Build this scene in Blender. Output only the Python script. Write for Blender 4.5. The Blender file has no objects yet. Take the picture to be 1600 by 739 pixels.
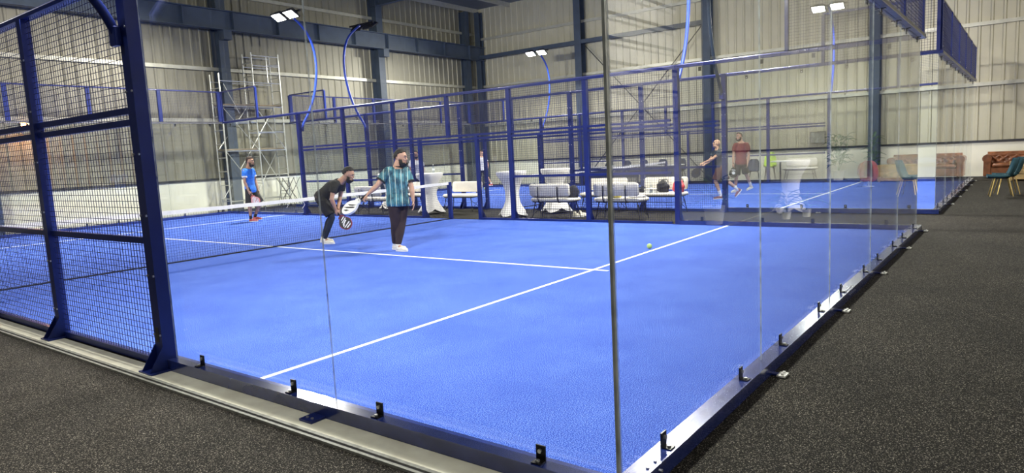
import bpy, bmesh, math, random
from mathutils import Vector as V, Matrix, Quaternion
random.seed(7)
PI = math.pi
SC = bpy.context.scene
COL = SC.collection

# ------------------------------------------------------------------ camera
CAM = (-2.55449, -1.40629, 1.55954); YAW, PIT, ROL, FPX = 0.65111, -0.12235, -0.05036, 1063.58
fw = V((math.cos(PIT)*math.cos(YAW), math.cos(PIT)*math.sin(YAW), math.sin(PIT)))
rt = V((math.sin(YAW), -math.cos(YAW), 0)); up = rt.cross(fw)
r2 = rt*math.cos(ROL)+up*math.sin(ROL); u2 = -rt*math.sin(ROL)+up*math.cos(ROL)
cd = bpy.data.cameras.new('camera'); cam = bpy.data.objects.new('camera', cd); COL.objects.link(cam)
cam.matrix_world = Matrix(((r2.x,u2.x,-fw.x,CAM[0]),(r2.y,u2.y,-fw.y,CAM[1]),(r2.z,u2.z,-fw.z,CAM[2]),(0,0,0,1)))
cd.sensor_fit = 'HORIZONTAL'; cd.sensor_width = 36; cd.lens = FPX*36/1600; cd.clip_start = .05; cd.clip_end = 200
SC.camera = cam
VIEWROT = YAW-PI/2          # local x = image right, local y = away from the camera

# ------------------------------------------------------------------ world, exposure, light levels
w = bpy.data.worlds.new('world'); SC.world = w; w.use_nodes = True
w.node_tree.nodes['Background'].inputs[0].default_value = (.55,.6,.7,1)
w.node_tree.nodes['Background'].inputs[1].default_value = .25
SC.view_settings.view_transform = 'Standard'; SC.view_settings.look = 'None'
SC.view_settings.exposure = 0.0; SC.view_settings.gamma = 1
SC.cycles.max_bounces = 14; SC.cycles.diffuse_bounces = 4; SC.cycles.glossy_bounces = 4
SC.cycles.transparent_max_bounces = 48
HEAD_W = 400       # each LED floodlight head, watts
FILL_W = 100        # each added fill lamp under the roof, watts

# ------------------------------------------------------------------ materials
def mat(name, col, rough=.6, metal=0, noise=None, bump=None, emit=None, spec=.5, coat=0):
    m = bpy.data.materials.new(name); m.use_nodes = True; nt = m.node_tree; b = nt.nodes['Principled BSDF']
    c = (*col, 1); b.inputs['Base Color'].default_value = c
    b.inputs['Roughness'].default_value = rough; b.inputs['Metallic'].default_value = metal
    b.inputs['Specular IOR Level'].default_value = spec
    if coat: b.inputs['Coat Weight'].default_value = coat; b.inputs['Coat Roughness'].default_value = .08
    tc = nt.nodes.new('ShaderNodeTexCoord')
    if noise:
        sc, amt = noise[:2]; det = noise[2] if len(noise) > 2 else 3
        n = nt.nodes.new('ShaderNodeTexNoise'); n.inputs['Scale'].default_value = sc; n.inputs['Detail'].default_value = det
        nt.links.new(tc.outputs['Object'], n.inputs['Vector'])
        r = nt.nodes.new('ShaderNodeValToRGB')
        r.color_ramp.elements[0].position = .3; r.color_ramp.elements[1].position = .7
        r.color_ramp.elements[0].color = (*[max(0, x*(1-amt)) for x in col], 1)
        r.color_ramp.elements[1].color = (*[min(1, x*(1+amt)) for x in col], 1)
        nt.links.new(n.outputs['Fac'], r.inputs['Fac']); nt.links.new(r.outputs['Color'], b.inputs['Base Color'])
    if bump:
        n2 = nt.nodes.new('ShaderNodeTexNoise'); n2.inputs['Scale'].default_value = bump[0]; n2.inputs['Detail'].default_value = 4
        nt.links.new(tc.outputs['Object'], n2.inputs['Vector'])
        bp = nt.nodes.new('ShaderNodeBump'); bp.inputs['Strength'].default_value = bump[1]; bp.inputs['Distance'].default_value = bump[2]
        nt.links.new(n2.outputs['Fac'], bp.inputs['Height']); nt.links.new(bp.outputs['Normal'], b.inputs['Normal'])
    if emit:
        b.inputs['Emission Color'].default_value = (*emit[0], 1); b.inputs['Emission Strength'].default_value = emit[1]
    return m

def speckle(name, stops, scale, big=None, bump=.3, dist=.004, rough=.9, big_scale=.7):
    """granular surface: fine noise through a ramp, multiplied by a slow mottling"""
    m = bpy.data.materials.new(name); m.use_nodes = True; nt = m.node_tree; b = nt.nodes['Principled BSDF']
    b.inputs['Roughness'].default_value = rough; b.inputs['Specular IOR Level'].default_value = .15
    tc = nt.nodes.new('ShaderNodeTexCoord'); n = nt.nodes.new('ShaderNodeTexNoise')
    n.inputs['Scale'].default_value = scale; n.inputs['Detail'].default_value = 2; n.inputs['Roughness'].default_value = .6
    nt.links.new(tc.outputs['Object'], n.inputs['Vector'])
    r = nt.nodes.new('ShaderNodeValToRGB'); e = r.color_ramp.elements
    e[0].position, e[0].color = stops[0][0], (*stops[0][1], 1); e[1].position, e[1].color = stops[-1][0], (*stops[-1][1], 1)
    for p_, c_ in stops[1:-1]: x = e.new(p_); x.color = (*c_, 1)
    nt.links.new(n.outputs['Fac'], r.inputs['Fac'])
    out = r.outputs['Color']
    if big:
        n2 = nt.nodes.new('ShaderNodeTexNoise'); n2.inputs['Scale'].default_value = big_scale; n2.inputs['Detail'].default_value = 6
        n2.inputs['Roughness'].default_value = .7
        nt.links.new(tc.outputs['Object'], n2.inputs['Vector'])
        r2_ = nt.nodes.new('ShaderNodeValToRGB'); f = r2_.color_ramp.elements
        f[0].position, f[0].color = .35, (*big[0], 1); f[1].position, f[1].color = .68, (*big[1], 1)
        nt.links.new(n2.outputs['Fac'], r2_.inputs['Fac'])
        mx = nt.nodes.new('ShaderNodeMix'); mx.data_type = 'RGBA'; mx.blend_type = 'MULTIPLY'; mx.inputs[0].default_value = 1
        nt.links.new(out, mx.inputs[6]); nt.links.new(r2_.outputs['Color'], mx.inputs[7]); out = mx.outputs[2]
    nt.links.new(out, b.inputs['Base Color'])
    bp = nt.nodes.new('ShaderNodeBump'); bp.inputs['Strength'].default_value = bump; bp.inputs['Distance'].default_value = dist
    nt.links.new(n.outputs['Fac'], bp.inputs['Height']); nt.links.new(bp.outputs['Normal'], b.inputs['Normal'])
    return m

def glass_mat(name, tint, rough=.0, f0=.045):
    m = bpy.data.materials.new(name); m.use_nodes = True; nt = m.node_tree; nt.nodes.clear()
    g = nt.nodes.new('ShaderNodeNewGeometry'); d = nt.nodes.new('ShaderNodeVectorMath'); d.operation = 'DOT_PRODUCT'
    nt.links.new(g.outputs['Normal'], d.inputs[0]); nt.links.new(g.outputs['Incoming'], d.inputs[1])
    def mm(op, a, b_):
        x = nt.nodes.new('ShaderNodeMath'); x.operation = op; x.use_clamp = op != 'POWER'
        for i, q in enumerate((a, b_)):
            if q is None: continue
            if isinstance(q, (int, float)): x.inputs[i].default_value = q
            else: nt.links.new(q, x.inputs[i])
        return x.outputs[0]
    ab = mm('ABSOLUTE', d.outputs['Value'], None); inv = mm('SUBTRACT', 1.0, ab); pw = mm('POWER', inv, 5.0)
    f = mm('ADD', mm('MULTIPLY', pw, 1-f0), f0)
    t = nt.nodes.new('ShaderNodeBsdfTransparent'); t.inputs[0].default_value = (*tint, 1)
    gl = nt.nodes.new('ShaderNodeBsdfGlossy'); gl.inputs['Roughness'].default_value = rough; gl.inputs[0].default_value = (1,1,1,1)
    mx = nt.nodes.new('ShaderNodeMixShader'); o = nt.nodes.new('ShaderNodeOutputMaterial')
    nt.links.new(f, mx.inputs[0]); nt.links.new(t.outputs[0], mx.inputs[1]); nt.links.new(gl.outputs[0], mx.inputs[2])
    nt.links.new(mx.outputs[0], o.inputs[0]); return m

M = {}
M['rubber'] = speckle('black_rubber_crumb', [(.40,(.006,.0055,.005)),(.52,(.017,.0155,.013)),(.61,(.075,.07,.06)),(.69,(.36,.34,.30))], 140,
                      big=((.60,.60,.58),(1.0,.98,.93)), bump=.3, dist=.004, big_scale=.9)
M['turf'] = speckle('blue_turf', [(.38,(.004,.026,.25)),(.50,(.026,.090,.50)),(.61,(.20,.33,.90))], 160,
                    big=((.88,.88,.92),(1.25,1.17,1.06)), bump=.12, dist=.002, big_scale=1.3)
M['line'] = mat('white_turf_line', (.82,.84,.84), .9, noise=(120,.1))
M['concrete'] = mat('pale_concrete', (.93,.91,.72), .7, noise=(6,.12,8), bump=(60,.2,.002))
M['edge_strip'] = mat('grey_edge_strip', (.30,.31,.27), .5, noise=(20,.2))
M['navy'] = mat('navy_paint', (.009,.022,.155), .42, 0, noise=(3,.15), coat=.12, spec=.3)
M['navy_gloss'] = mat('navy_gloss_beam', (.018,.035,.19), .24, .1, noise=(8,.2), coat=1)
M['rail'] = mat('navy_tube_gloss', (.05,.06,.20), .33, .35, noise=(8,.15), coat=1)
M['channel'] = mat('grey_glass_channel', (.30,.30,.34), .35, .4, noise=(6,.15))
M['steel_grey'] = mat('dark_grey_rail', (.10,.10,.11), .3, .5, noise=(6,.2))
M['wire'] = mat('dark_blue_wire', (.010,.014,.07), .45, 0, noise=(5,.1))
M['pole_blue'] = mat('blue_pole_paint', (.02,.06,.42), .35, 0, noise=(4,.1), coat=.4)
M['bolt'] = mat('zinc_bolt', (.7,.7,.68), .3, .8, noise=(50,.1))
M['black_metal'] = mat('black_metal', (.012,.012,.014), .35, .4, noise=(40,.2))
M['zinc'] = mat('zinc_plate', (.62,.62,.58), .4, .5, noise=(30,.25))
M['glass'] = glass_mat('clear_glass', (.975,.99,.985))
def edge_mat():
    m = mat('glass_edge', (.45,.50,.47), .3, 0, noise=(9,.5), coat=1); nt = m.node_tree
    o = [n for n in nt.nodes if n.type == 'OUTPUT_MATERIAL'][0]; b = nt.nodes['Principled BSDF']
    t = nt.nodes.new('ShaderNodeBsdfTransparent'); mx = nt.nodes.new('ShaderNodeMixShader'); mx.inputs[0].default_value = .55
    nt.links.new(t.outputs[0], mx.inputs[1]); nt.links.new(b.outputs[0], mx.inputs[2]); nt.links.new(mx.outputs[0], o.inputs[0]); return m
M['glass_edge'] = edge_mat()
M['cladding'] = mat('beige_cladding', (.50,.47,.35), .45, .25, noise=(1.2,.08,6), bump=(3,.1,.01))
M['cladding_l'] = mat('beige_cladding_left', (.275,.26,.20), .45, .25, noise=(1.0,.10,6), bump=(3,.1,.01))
M['front'] = mat('pale_front_cladding', (.80,.78,.70), .5, noise=(2,.05))
M['wainscot'] = mat('cream_block_wall', (.82,.80,.68), .8, noise=(1.5,.05,5), bump=(30,.15,.002))
M['girt'] = mat('galvanised_girt', (.50,.49,.41), .4, .4, noise=(6,.1))
M['drip_and_shade'] = mat('dark_flashing_and_shade', (.03,.03,.035), .5, noise=(6,.1))
M['column'] = mat('blue_grey_steel', (.045,.065,.10), .5, .1, noise=(3,.15))
M['roof'] = mat('roof_sheet', (.12,.13,.14), .6, .2, noise=(2,.1))
M['led'] = mat('led_lens', (1,1,1), .3, emit=((1,.97,.88), 60), noise=(3,.01))
M['lamp_case'] = mat('lamp_case', (.02,.022,.035), .4, .5, noise=(30,.2))
M['net'] = mat('net_cord', (.012,.014,.02), .8, noise=(20,.2))
M['tape'] = mat('white_net_tape', (.80,.79,.78), .7, noise=(20,.06), bump=(25,.3,.004))
M['cushion'] = mat('white_cushion', (.80,.76,.68), .85, noise=(8,.05), bump=(60,.3,.004))
M['cloth'] = mat('white_stretch_cloth', (.84,.82,.80), .75, noise=(3,.03), bump=(4,.2,.01))
M['white_plastic'] = mat('white_plastic', (.8,.8,.78), .4, noise=(10,.03))
M['ball'] = mat('tennis_ball_felt', (.55,.75,.22), .95, noise=(60,.15), bump=(150,.4,.002))
M['teal'] = mat('teal_velvet', (.012,.062,.085), .75, noise=(20,.2), bump=(80,.2,.002))
M['gold'] = mat('brass_leg', (.75,.55,.20), .28, .9, noise=(10,.1))
M['leather'] = mat('tan_leather', (.21,.078,.033), .35, noise=(5,.5,5), bump=(30,.3,.004), coat=.2)
M['timber'] = mat('pale_timber', (.52,.36,.16), .65, noise=(7,.3,6), bump=(20,.2,.003))
M['alu'] = mat('aluminium_tube', (.72,.72,.66), .35, .7, noise=(10,.1))
M['deck'] = mat('scaffold_deck', (.25,.2,.14), .8, noise=(6,.3))
M['leaf'] = mat('leaf', (.05,.13,.03), .6, noise=(14,.4))
M['pot'] = mat('white_pot', (.75,.74,.68), .5, noise=(6,.05))
M['soil'] = mat('soil', (.03,.02,.012), .9, noise=(40,.4))
M['red_fabric'] = mat('red_fabric', (.33,.05,.035), .8, noise=(12,.2))
M['bag_black'] = mat('black_bag_fabric', (.015,.015,.02), .7, noise=(15,.4), bump=(20,.4,.01))
M['bag_red'] = mat('pink_red_bag', (.60,.07,.09), .65, noise=(10,.25), bump=(14,.4,.01))
M['yellow'] = mat('yellow_fabric', (.75,.65,.04), .7, noise=(18,.3), bump=(20,.4,.01))
M['lime'] = mat('lime_fabric', (.55,.78,.05), .7, noise=(8,.1))
M['chair_dark'] = mat('dark_blue_chair', (.02,.035,.09), .6, noise=(8,.2))
M['bottle'] = glass_mat('clear_plastic', (.88,.92,.95), .05, .08)
M['label'] = mat('paper_label', (.75,.78,.8), .6, noise=(20,.05))
M['orange_lamp'] = mat('warm_lamp_lens', (1,.6,.25), .4, emit=((1,.42,.12), 28), noise=(4,.02))
M['photo'] = mat('grey_print', (.20,.21,.19), .6, noise=(9,.5,4))
M['frame_dark'] = mat('dark_frame', (.03,.03,.03), .5, noise=(9,.1))

# ------------------------------------------------------------------ mesh builder
class MB:
    def __init__(s): s.v = []; s.f = []; s.mi = []; s.m = 0
    def add(s, vs, fs, m=None):
        o = len(s.v); s.v += [tuple(v) for v in vs]; s.f += [tuple(i+o for i in f) for f in fs]
        s.mi += [s.m if m is None else m]*len(fs); return s
    def box(s, lo, hi, m=None):
        x0,y0,z0 = lo; x1,y1,z1 = hi
        return s.add([(x0,y0,z0),(x1,y0,z0),(x1,y1,z0),(x0,y1,z0),(x0,y0,z1),(x1,y0,z1),(x1,y1,z1),(x0,y1,z1)],
                     [(0,3,2,1),(4,5,6,7),(0,1,5,4),(1,2,6,5),(2,3,7,6),(3,0,4,7)], m)
    def cbox(s, lo, hi, c=.01, m=None):
        """box with chamfered vertical-plane edges all round"""
        x0,y0,z0 = lo; x1,y1,z1 = hi; R = []
        for z, k in ((z0,c),(z0+c,0),(z1-c,0),(z1,c)):
            a,b,d,e = x0+k,x1-k,y0+k,y1-k
            R.append([(a+c,d,z),(b-c,d,z),(b,d+c,z),(b,e-c,z),(b-c,e,z),(a+c,e,z),(a,e-c,z),(a,d+c,z)])
        return s.rings(R, m=m)
    def rings(s, R, cap=True, m=None):
        n = len(R[0]); vs = [p for r in R for p in r]; fs = []
        for i in range(len(R)-1):
            for j in range(n):
                k = (j+1) % n; fs.append((i*n+j, i*n+k, (i+1)*n+k, (i+1)*n+j))
        if cap: fs += [tuple(range(n-1,-1,-1)), tuple((len(R)-1)*n+j for j in range(n))]
        return s.add(vs, fs, m)
    def beam(s, a, b, w, h, up=(0,0,1), m=None):
        a = V(a); b = V(b); d = (b-a).normalized(); u = V(up)
        if abs(d.dot(u)) > .99: u = V((0,1,0))
        sd = d.cross(u).normalized(); u = sd.cross(d)
        q = [sd*w/2*i + u*h/2*j for i, j in ((-1,-1),(1,-1),(1,1),(-1,1))]
        return s.rings([[a+x for x in q],[b+x for x in q]], m=m)
    def tube(s, pts, r, n=8, cap=True, m=None):
        pts = [V(p) for p in pts]; rs = r if isinstance(r, (list, tuple)) else [r]*len(pts); R = []
        ref = None
        for i, p in enumerate(pts):
            d = (pts[min(i+1,len(pts)-1)]-pts[max(i-1,0)]).normalized()
            if ref is None: ref = d.orthogonal().normalized()
            ref = (ref-d*ref.dot(d)).normalized(); b = d.cross(ref)
            R.append([p+(ref*math.cos(2*PI*k/n)+b*math.sin(2*PI*k/n))*rs[i] for k in range(n)])
        return s.rings(R, cap, m)
    def cyl(s, a, b, r, n=12, r2=None, m=None): return s.tube([a,b],[r, r if r2 is None else r2], n, True, m)
    def chain(s, pr, n=12):
        """rounded-end tube through (point, radius) pairs"""
        (p0,a0),(p1,a1) = pr[0],pr[1]; (q0,b0),(q1,b1) = pr[-1],pr[-2]
        p0,p1,q0,q1 = V(p0),V(p1),V(q0),V(q1); d0 = (p0-p1).normalized(); d1 = (q0-q1).normalized()
        P = [(p0+d0*a0*math.sin(t), a0*math.cos(t)) for t in (1.45,1.0,.5)]+[(V(p),r) for p,r in pr]+[(q0+d1*b0*math.sin(t), b0*math.cos(t)) for t in (.5,1.0,1.45)]
        return s.tube([x[0] for x in P],[max(x[1],.0005) for x in P], n)
    def ell(s, c, r, ax=None, nu=14, nv=9):
        c = V(c); A = ax or (V((1,0,0)),V((0,1,0)),V((0,0,1))); A = [V(a) for a in A]; R = []
        for i in range(nv+1):
            t = -PI/2+.02+(PI-.04)*i/nv
            R.append([c+A[0]*(r[0]*math.cos(t)*math.cos(2*PI*k/nu))+A[1]*(r[1]*math.cos(t)*math.sin(2*PI*k/nu))+A[2]*(r[2]*math.sin(t)) for k in range(nu)])
        return s.rings(R)
    def lathe(s, prof, c=(0,0,0), n=20, m=None):
        return s.rings([[(c[0]+r*math.cos(2*PI*k/n), c[1]+r*math.sin(2*PI*k/n), c[2]+z) for k in range(n)] for r, z in prof], m=m)
    def prism(s, poly, o, ex, ey, ez, t, m=None):
        """2-D polygon extruded by t along ez; frame ex, ey, ez at o"""
        o,ex,ey,ez = V(o),V(ex),V(ey),V(ez)
        return s.rings([[o+ex*a+ey*b for a,b in poly],[o+ex*a+ey*b+ez*t for a,b in poly]], m=m)
    def mesh(s, name, mats, origin=(0,0,0), smooth=False):
        me = bpy.data.meshes.new(name); ox,oy,oz = origin
        me.from_pydata([(x-ox,y-oy,z-oz) for x,y,z in s.v], [], s.f)
        for mm in (mats if isinstance(mats, (list,tuple)) else [mats]): me.materials.append(mm)
        if any(s.mi): me.polygons.foreach_set('material_index', s.mi)
        bm = bmesh.new(); bm.from_mesh(me); bmesh.ops.recalc_face_normals(bm, faces=bm.faces); bm.to_mesh(me); bm.free()
        if smooth: me.shade_smooth()
        me.update(); return me
    def build(s, name, mats, parent=None, smooth=False, auto=None):
        """vertices are in world (or root-local) coordinates; children share the origin of their parent"""
        org = tuple(parent['_o']) if parent is not None and '_o' in parent else (0,0,0)
        me = s.mesh(name, mats, org, smooth)
        if auto: smooth_angle(me, auto)
        return link(name, me, parent)

def smooth_angle(me, deg=40):
    me.shade_smooth()
    bm = bmesh.new(); bm.from_mesh(me); lim = math.radians(deg)
    for e in bm.edges:
        if len(e.link_faces) == 2 and e.calc_face_angle(0) > lim: e.smooth = False
    bm.to_mesh(me); bm.free()

def link(name, data, parent=None, loc=(0,0,0), rot=None):
    o = bpy.data.objects.new(name, data); COL.objects.link(o); o.location = loc
    if parent is not None:
        o.parent = parent
        if '_o' in parent: o['_o'] = parent['_o']
    if rot: o.rotation_euler = rot
    return o
def at(name, data, parent, world, rot=None):
    """a shared mesh placed at a world position under a root"""
    o = V(parent['_o']); ob = link(name, data, parent, V(world)-o, rot); ob['_o'] = tuple(world); return ob
def tag(o, label=None, cat=None, group=None, kind=None):
    for k, v in (('label',label),('category',cat),('group',group),('kind',kind)):
        if v: o[k] = v
    return o
def thing(name, label, cat, loc=(0,0,0), rz=0, group=None, world_mesh=False):
    o = bpy.data.objects.new(name, None); COL.objects.link(o); o.location = loc; o.rotation_euler = (0,0,rz)
    o.empty_display_size = .1
    if world_mesh: o['_o'] = tuple(loc)
    return tag(o, label, cat, group)
def copy_tree(o, parent=None):
    c = o.copy(); COL.objects.link(c)
    if parent is not None: c.parent = parent
    for ch in list(o.children): copy_tree(ch, c)
    return c

# ================================================================== SETTING
XR, YL, YF, XB, ZC = 25.0, 21.5, -10.6, -20.0, 8.8
tag(MB().box((XB,YF,-.25),(XR,YL,-.012)).build('floor', M['rubber']), 'black rubber crumb floor of the hall', None, None, 'structure')

def sheet_mesh(name, width, z0, z1, m, rib=.333):
    """one corrugated sheet: runs along +x, ribs stand towards +y"""
    mb = MB(); prof = []; x = 0
    while x < width-.01:
        prof += [(x,0),(x+rib*.66,0),(x+rib*.74,.032),(x+rib*.90,.032),(x+rib*.98,0)]; x += rib
    prof.append((width,0)); back = [(width,-.02),(0,-.02)]
    poly = prof+back; mb.prism(poly, (0,0,z0), (1,0,0), (0,1,0), (0,0,1), z1-z0)
    return mb.mesh(name, m)

def clad_wall(name, label, origin, rz, length, m):
    """local x along the wall, local y towards the room"""
    root = link(name, None, None, origin, (0,0,rz)); tag(root, label, None, None, 'structure'); root['_o'] = (0,0,0)
    MB().box((0,-.25,0),(length,0,1.12)).build('wainscot', M['wainscot'], root)
    MB().box((0,-.02,1.12),(length,.05,1.19)).build('flashing', M['drip_and_shade'], root)
    sm = sheet_mesh('cladding_sheet', .999, 1.19, ZC, m)
    for i in range(int(length+.99)):
        o = link('cladding_sheet', sm, root, (i, -.035, 0))
    return root
# wall along x at y = 21.5 (room is on -y): local x runs -x
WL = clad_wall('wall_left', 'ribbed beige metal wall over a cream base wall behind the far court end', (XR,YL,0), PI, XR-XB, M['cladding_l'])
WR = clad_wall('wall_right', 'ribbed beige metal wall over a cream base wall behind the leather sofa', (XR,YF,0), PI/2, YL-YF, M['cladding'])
WF = link('wall_front', None, None, (XB,YF,0)); tag(WF, 'horizontally ribbed hall wall seen mirrored in the glass', None, None, 'structure'); WF['_o'] = (0,0,0)
MB().box((0,-.25,0),(XR-XB,0,1.2)).build('wainscot', M['wainscot'], WF)
hm = MB()
prof = [(-.05,0),(-.05,.66),(0.0,.70),(0.0,.82),(-.05,.86)]
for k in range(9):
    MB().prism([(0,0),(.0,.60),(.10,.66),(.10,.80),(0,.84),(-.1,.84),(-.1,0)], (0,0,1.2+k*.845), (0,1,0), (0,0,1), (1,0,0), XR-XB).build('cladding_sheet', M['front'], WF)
    MB().box((0,0,1.2+k*.845-.05),(XR-XB,.14,1.2+k*.845+.05)).build('groove_shade', M['drip_and_shade'], WF)  # dark strip stands in for the shade in the groove between sheets
tag(MB().box((XB-.2,YF,0),(XB,YL,ZC)).build('wall_back', M['roof']), 'plain dark end wall of the hall', None, None, 'structure')
ceil = tag(MB().box((XB,YF,ZC),(XR,YL,ZC+.15)).build('ceiling', M['roof']), 'dark metal roof of the hall', None, None, 'structure'); ceil['_o'] = (0,0,0)
for y in range(-9, 22, 2): MB().box((XB,y,ZC-.2),(XR,y+.08,ZC)).build('purlin', M['girt'], ceil)
for x in (3.7,10.9,18.2):
    m_ = MB(); m_.box((x-.1,YF,ZC-.75),(x+.1,YL,ZC-.72)); m_.box((x-.012,YF,ZC-.72),(x+.012,YL,ZC-.22)); m_.box((x-.1,YF,ZC-.22),(x+.1,YL,ZC-.2))
    m_.build('rafter', M['column'], ceil)

def i_column(wall, s, depth=.36, width=.30, d0=.04, z1=ZC-.2, m=None):
    """I-section column; s along the wall, web perpendicular to the wall"""
    mb = MB(); t = .03
    mb.box((s-width/2,d0,0),(s+width/2,d0+t,z1)); mb.box((s-width/2,d0+depth-t,0),(s+width/2,d0+depth,z1)); mb.box((s-.015,d0+t,0),(s+.015,d0+depth-t,z1))
    return mb.build('steel_column', m or M['column'], wall)
# left wall (local s = XR - x)
for x in (3.7,10.9,18.2): i_column(WL, XR-x, .5, .34)
i_column(WL, XR-24.1, .4, .30)
for z in (3.2,4.97,7.6):
    MB().box((0,0,z-.06),(XR-XB,.10,z+.06)).build('girt', M['girt'], WL)
cb = MB(); L_ = XR-XB
cb.box((0,.58,6.22),(L_,.84,6.25)); cb.box((0,.70,6.25),(L_,.72,6.85)); cb.box((0,.58,6.85),(L_,.84,6.88))
cb.build('crane_beam', M['column'], WL)
for x in (3.7,10.9,18.2):
    s = XR-x; MB().box((s-.15,.54,5.9),(s+.15,.86,6.22)).build('beam_bracket', M['column'], WL)
k = 1.2
while k < L_: MB().box((k,.6,6.25),(k+.02,.83,6.85)).build('beam_stiffener', M['column'], WL); k += 1.8
# right wall (local s = y - YF)
for y in (-9,-3.0,3.0,9.05,15.0): i_column(WR, y-YF, .40, .34)
i_column(WR, 20.9-YF, .3, .3)
for z in (3.02,4.95,7.3): MB().box((0,0,z-.06),(YL-YF,.10,z+.06)).build('girt', M['girt'], WR)
MB().box((9.05-YF,.3,6.28),(YL-YF,.42,6.45)).build('eave_strut', M['column'], WR)
for (a,b) in (((14.8,6.25),(9.3,.35)),((9.3,6.25),(14.8,.35))):
    MB().cyl((a[0]-YF,.22,a[1]),(b[0]-YF,.22,b[1]),.022,6).build('brace_rod', M['drip_and_shade'], WR)

# ---- court turf, lines, concrete strip
def court_floor(x0, label):
    t = MB().box((x0-.02,-.02,-.012),(x0+10.02,20.02,0)).build('court_turf', M['turf']); tag(t, label, None, None, 'structure'); t['_o'] = (0,0,0)
    z0, z1 = -.002, .0025
    for lo, hi in (((x0,3.025,z0),(x0+10,3.075,z1)),((x0,16.925,z0),(x0+10,16.975,z1))):
        MB().box(lo,hi).build('service_line', M['line'], t)
    for lo, hi in (((x0+4.975,2.83,z0),(x0+5.025,9.97,z1+.0005)),((x0+4.975,10.03,z0),(x0+5.025,17.17,z1+.0005))):
        MB().box(lo,hi).build('centre_line', M['line'], t)
court_floor(0, 'blue turf of the near court with white lines')
court_floor(12.7, 'blue turf of the second court behind the benches')
cs = MB().box((-.25,-.08,-.012),(-.08,YL,-.004)).build('trim_1', M['concrete']); tag(cs, 'pale concrete strip along the near court edge', None, None, 'structure'); cs['_o'] = (0,0,0)
MB().box((-.275,-.3,-.012),(-.25,YL,.004)).build('edge_bead', M['edge_strip'], cs)
MB().box((-.315,-.3,-.012),(-.295,YL,.003)).build('edge_bead', M['edge_strip'], cs)
MB().box((-.295,-.3,-.012),(-.275,YL,-.003)).build('edge_groove', M['drip_and_shade'], cs)

# ================================================================== COURT ENCLOSURES
class Side:
    """u runs along the wall, n points outwards"""
    def __init__(s, root, o, ud, nd): s.near = False; s.root, s.o, s.u, s.n = root, V(o), V(ud), V(nd)
    def p(s, u, n, z): return s.o+s.u*u+s.n*n+V((0,0,z))
    def box(s, mb, u0,u1,n0,n1,z0,z1,m=None):
        a = s.p(u0,n0,z0); b = s.p(u1,n1,z1)
        mb.box(tuple(min(a[i],b[i]) for i in range(3)), tuple(max(a[i],b[i]) for i in range(3)), m); return mb
    def part(s, name, m, *b, parent=None):
        mb = MB()
        for q in b: s.box(mb, *q)
        return mb.build(name, m, parent or s.root)
    def tube(s, name, a, b, r=.024, m=None):
        return MB().cyl(s.p(*a), s.p(*b), r, 12).build(name, m or M['rail'], s.root, auto=40)
    def ang(s): return math.atan2(s.u.y, s.u.x)
_cache = {}
def shared(key, fn):
    if key not in _cache: _cache[key] = fn()
    return _cache[key]

def mesh_panel(S, u0, u1, z0, z1, n=.035, step=.05, wt=.0043):
    if S.near: wt = .0038
    mb = MB(); ext = V((0,0,1)); k = u0+step/2
    while k < u1: S.box(mb, k-wt/2,k+wt/2,n,n+wt,z0,z1); k += step
    k = z0+step/2
    while k < z1: S.box(mb, u0,u1,n+wt,n+2*wt,k-wt/2,k+wt/2); k += step
    o = mb.build('wire_mesh', M['wire'], S.root); o['kind'] = 'stuff'; return o

def post(S, u0, u1, z0, z1, bolts=True, foot=True, n0=0.0, n1=.085):
    o = S.part('post', M['navy'], (u0,u1,n0,n1,z0,z1))
    if bolts:
        mb = MB(); z = z0+.28
        while z < z1-.1:
            for uu in (u0+.012, u1-.012):
                a = S.p(uu, n1, z); mb.cyl(a, a+S.n*.009, .009, 6)
            z += .47
        b = mb.build('bolts', M['bolt'], o); b['kind'] = 'stuff'
    if foot:
        uc = (u0+u1)/2; mb = MB()
        S.box(mb, u0-.045,u1+.045,n0,n1+.13,-.004,.008)
        mb.build('foot_plate', M['navy'], o)
        mb = MB()
        for uu in (u0-.008, u1):
            mb.prism([(n1,.008),(n1+.12,.008),(n1,.20)], S.p(uu,0,0), S.n, (0,0,1), S.u, .008)
        mb.build('gusset', M['navy'], o)
    return o

def clamp_meshes():
    a = MB(); a.box((-.027,-.002,0),(.027,.006,.078)); a.box((-.027,0,0),(.027,.052,.007))
    b = MB(); b.cyl((0,.006,.052),(0,.018,.052),.011,8); b.cyl((0,.032,.007),(0,.032,.016),.011,8)
    return a.mesh('glass_clamp', M['black_metal']), b.mesh('bolt', M['bolt'])
def clamps(S, us, z, n=.012, flip=False):
    ca, cb_ = shared('clamp', clamp_meshes)
    for u in us:
        # local +y must point along n
        rz = math.atan2(S.n.y, S.n.x)-PI/2
        o = at('glass_clamp', ca, S.root, S.p(u,n,z), (PI if flip else 0, 0, rz+(PI if flip else 0)))
        link('bolt', cb_, o)

def glass_run(S, u0, u1, n_panes, z0, z1, rail=True):
    w_ = (u1-u0)/n_panes; g = .003
    for i in range(n_panes):
        a, b = u0+i*w_+g, u0+(i+1)*w_-g
        mb = MB();         # two large faces are glass, four narrow ones the polished edge
        P = lambda u, n, z: S.p(u,n,z)
        c = [P(a,0,z0),P(b,0,z0),P(b,.009,z0),P(a,.009,z0),P(a,0,z1),P(b,0,z1),P(b,.009,z1),P(a,.009,z1)]
        mb.add(c, [(0,1,5,4),(2,3,7,6)], 0); mb.add(c, [(0,3,2,1),(4,5,6,7),(1,2,6,5),(3,0,4,7)], 1)
        mb.build('glass_pane', [M['glass'], M['glass_edge']], S.root)
    us = [u0+i*w_+k for i in range(n_panes) for k in (.42,1.56)]
    clamps(S, us, .08)
    if rail: clamps(S, us, z1-.02, .012, True)

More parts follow.
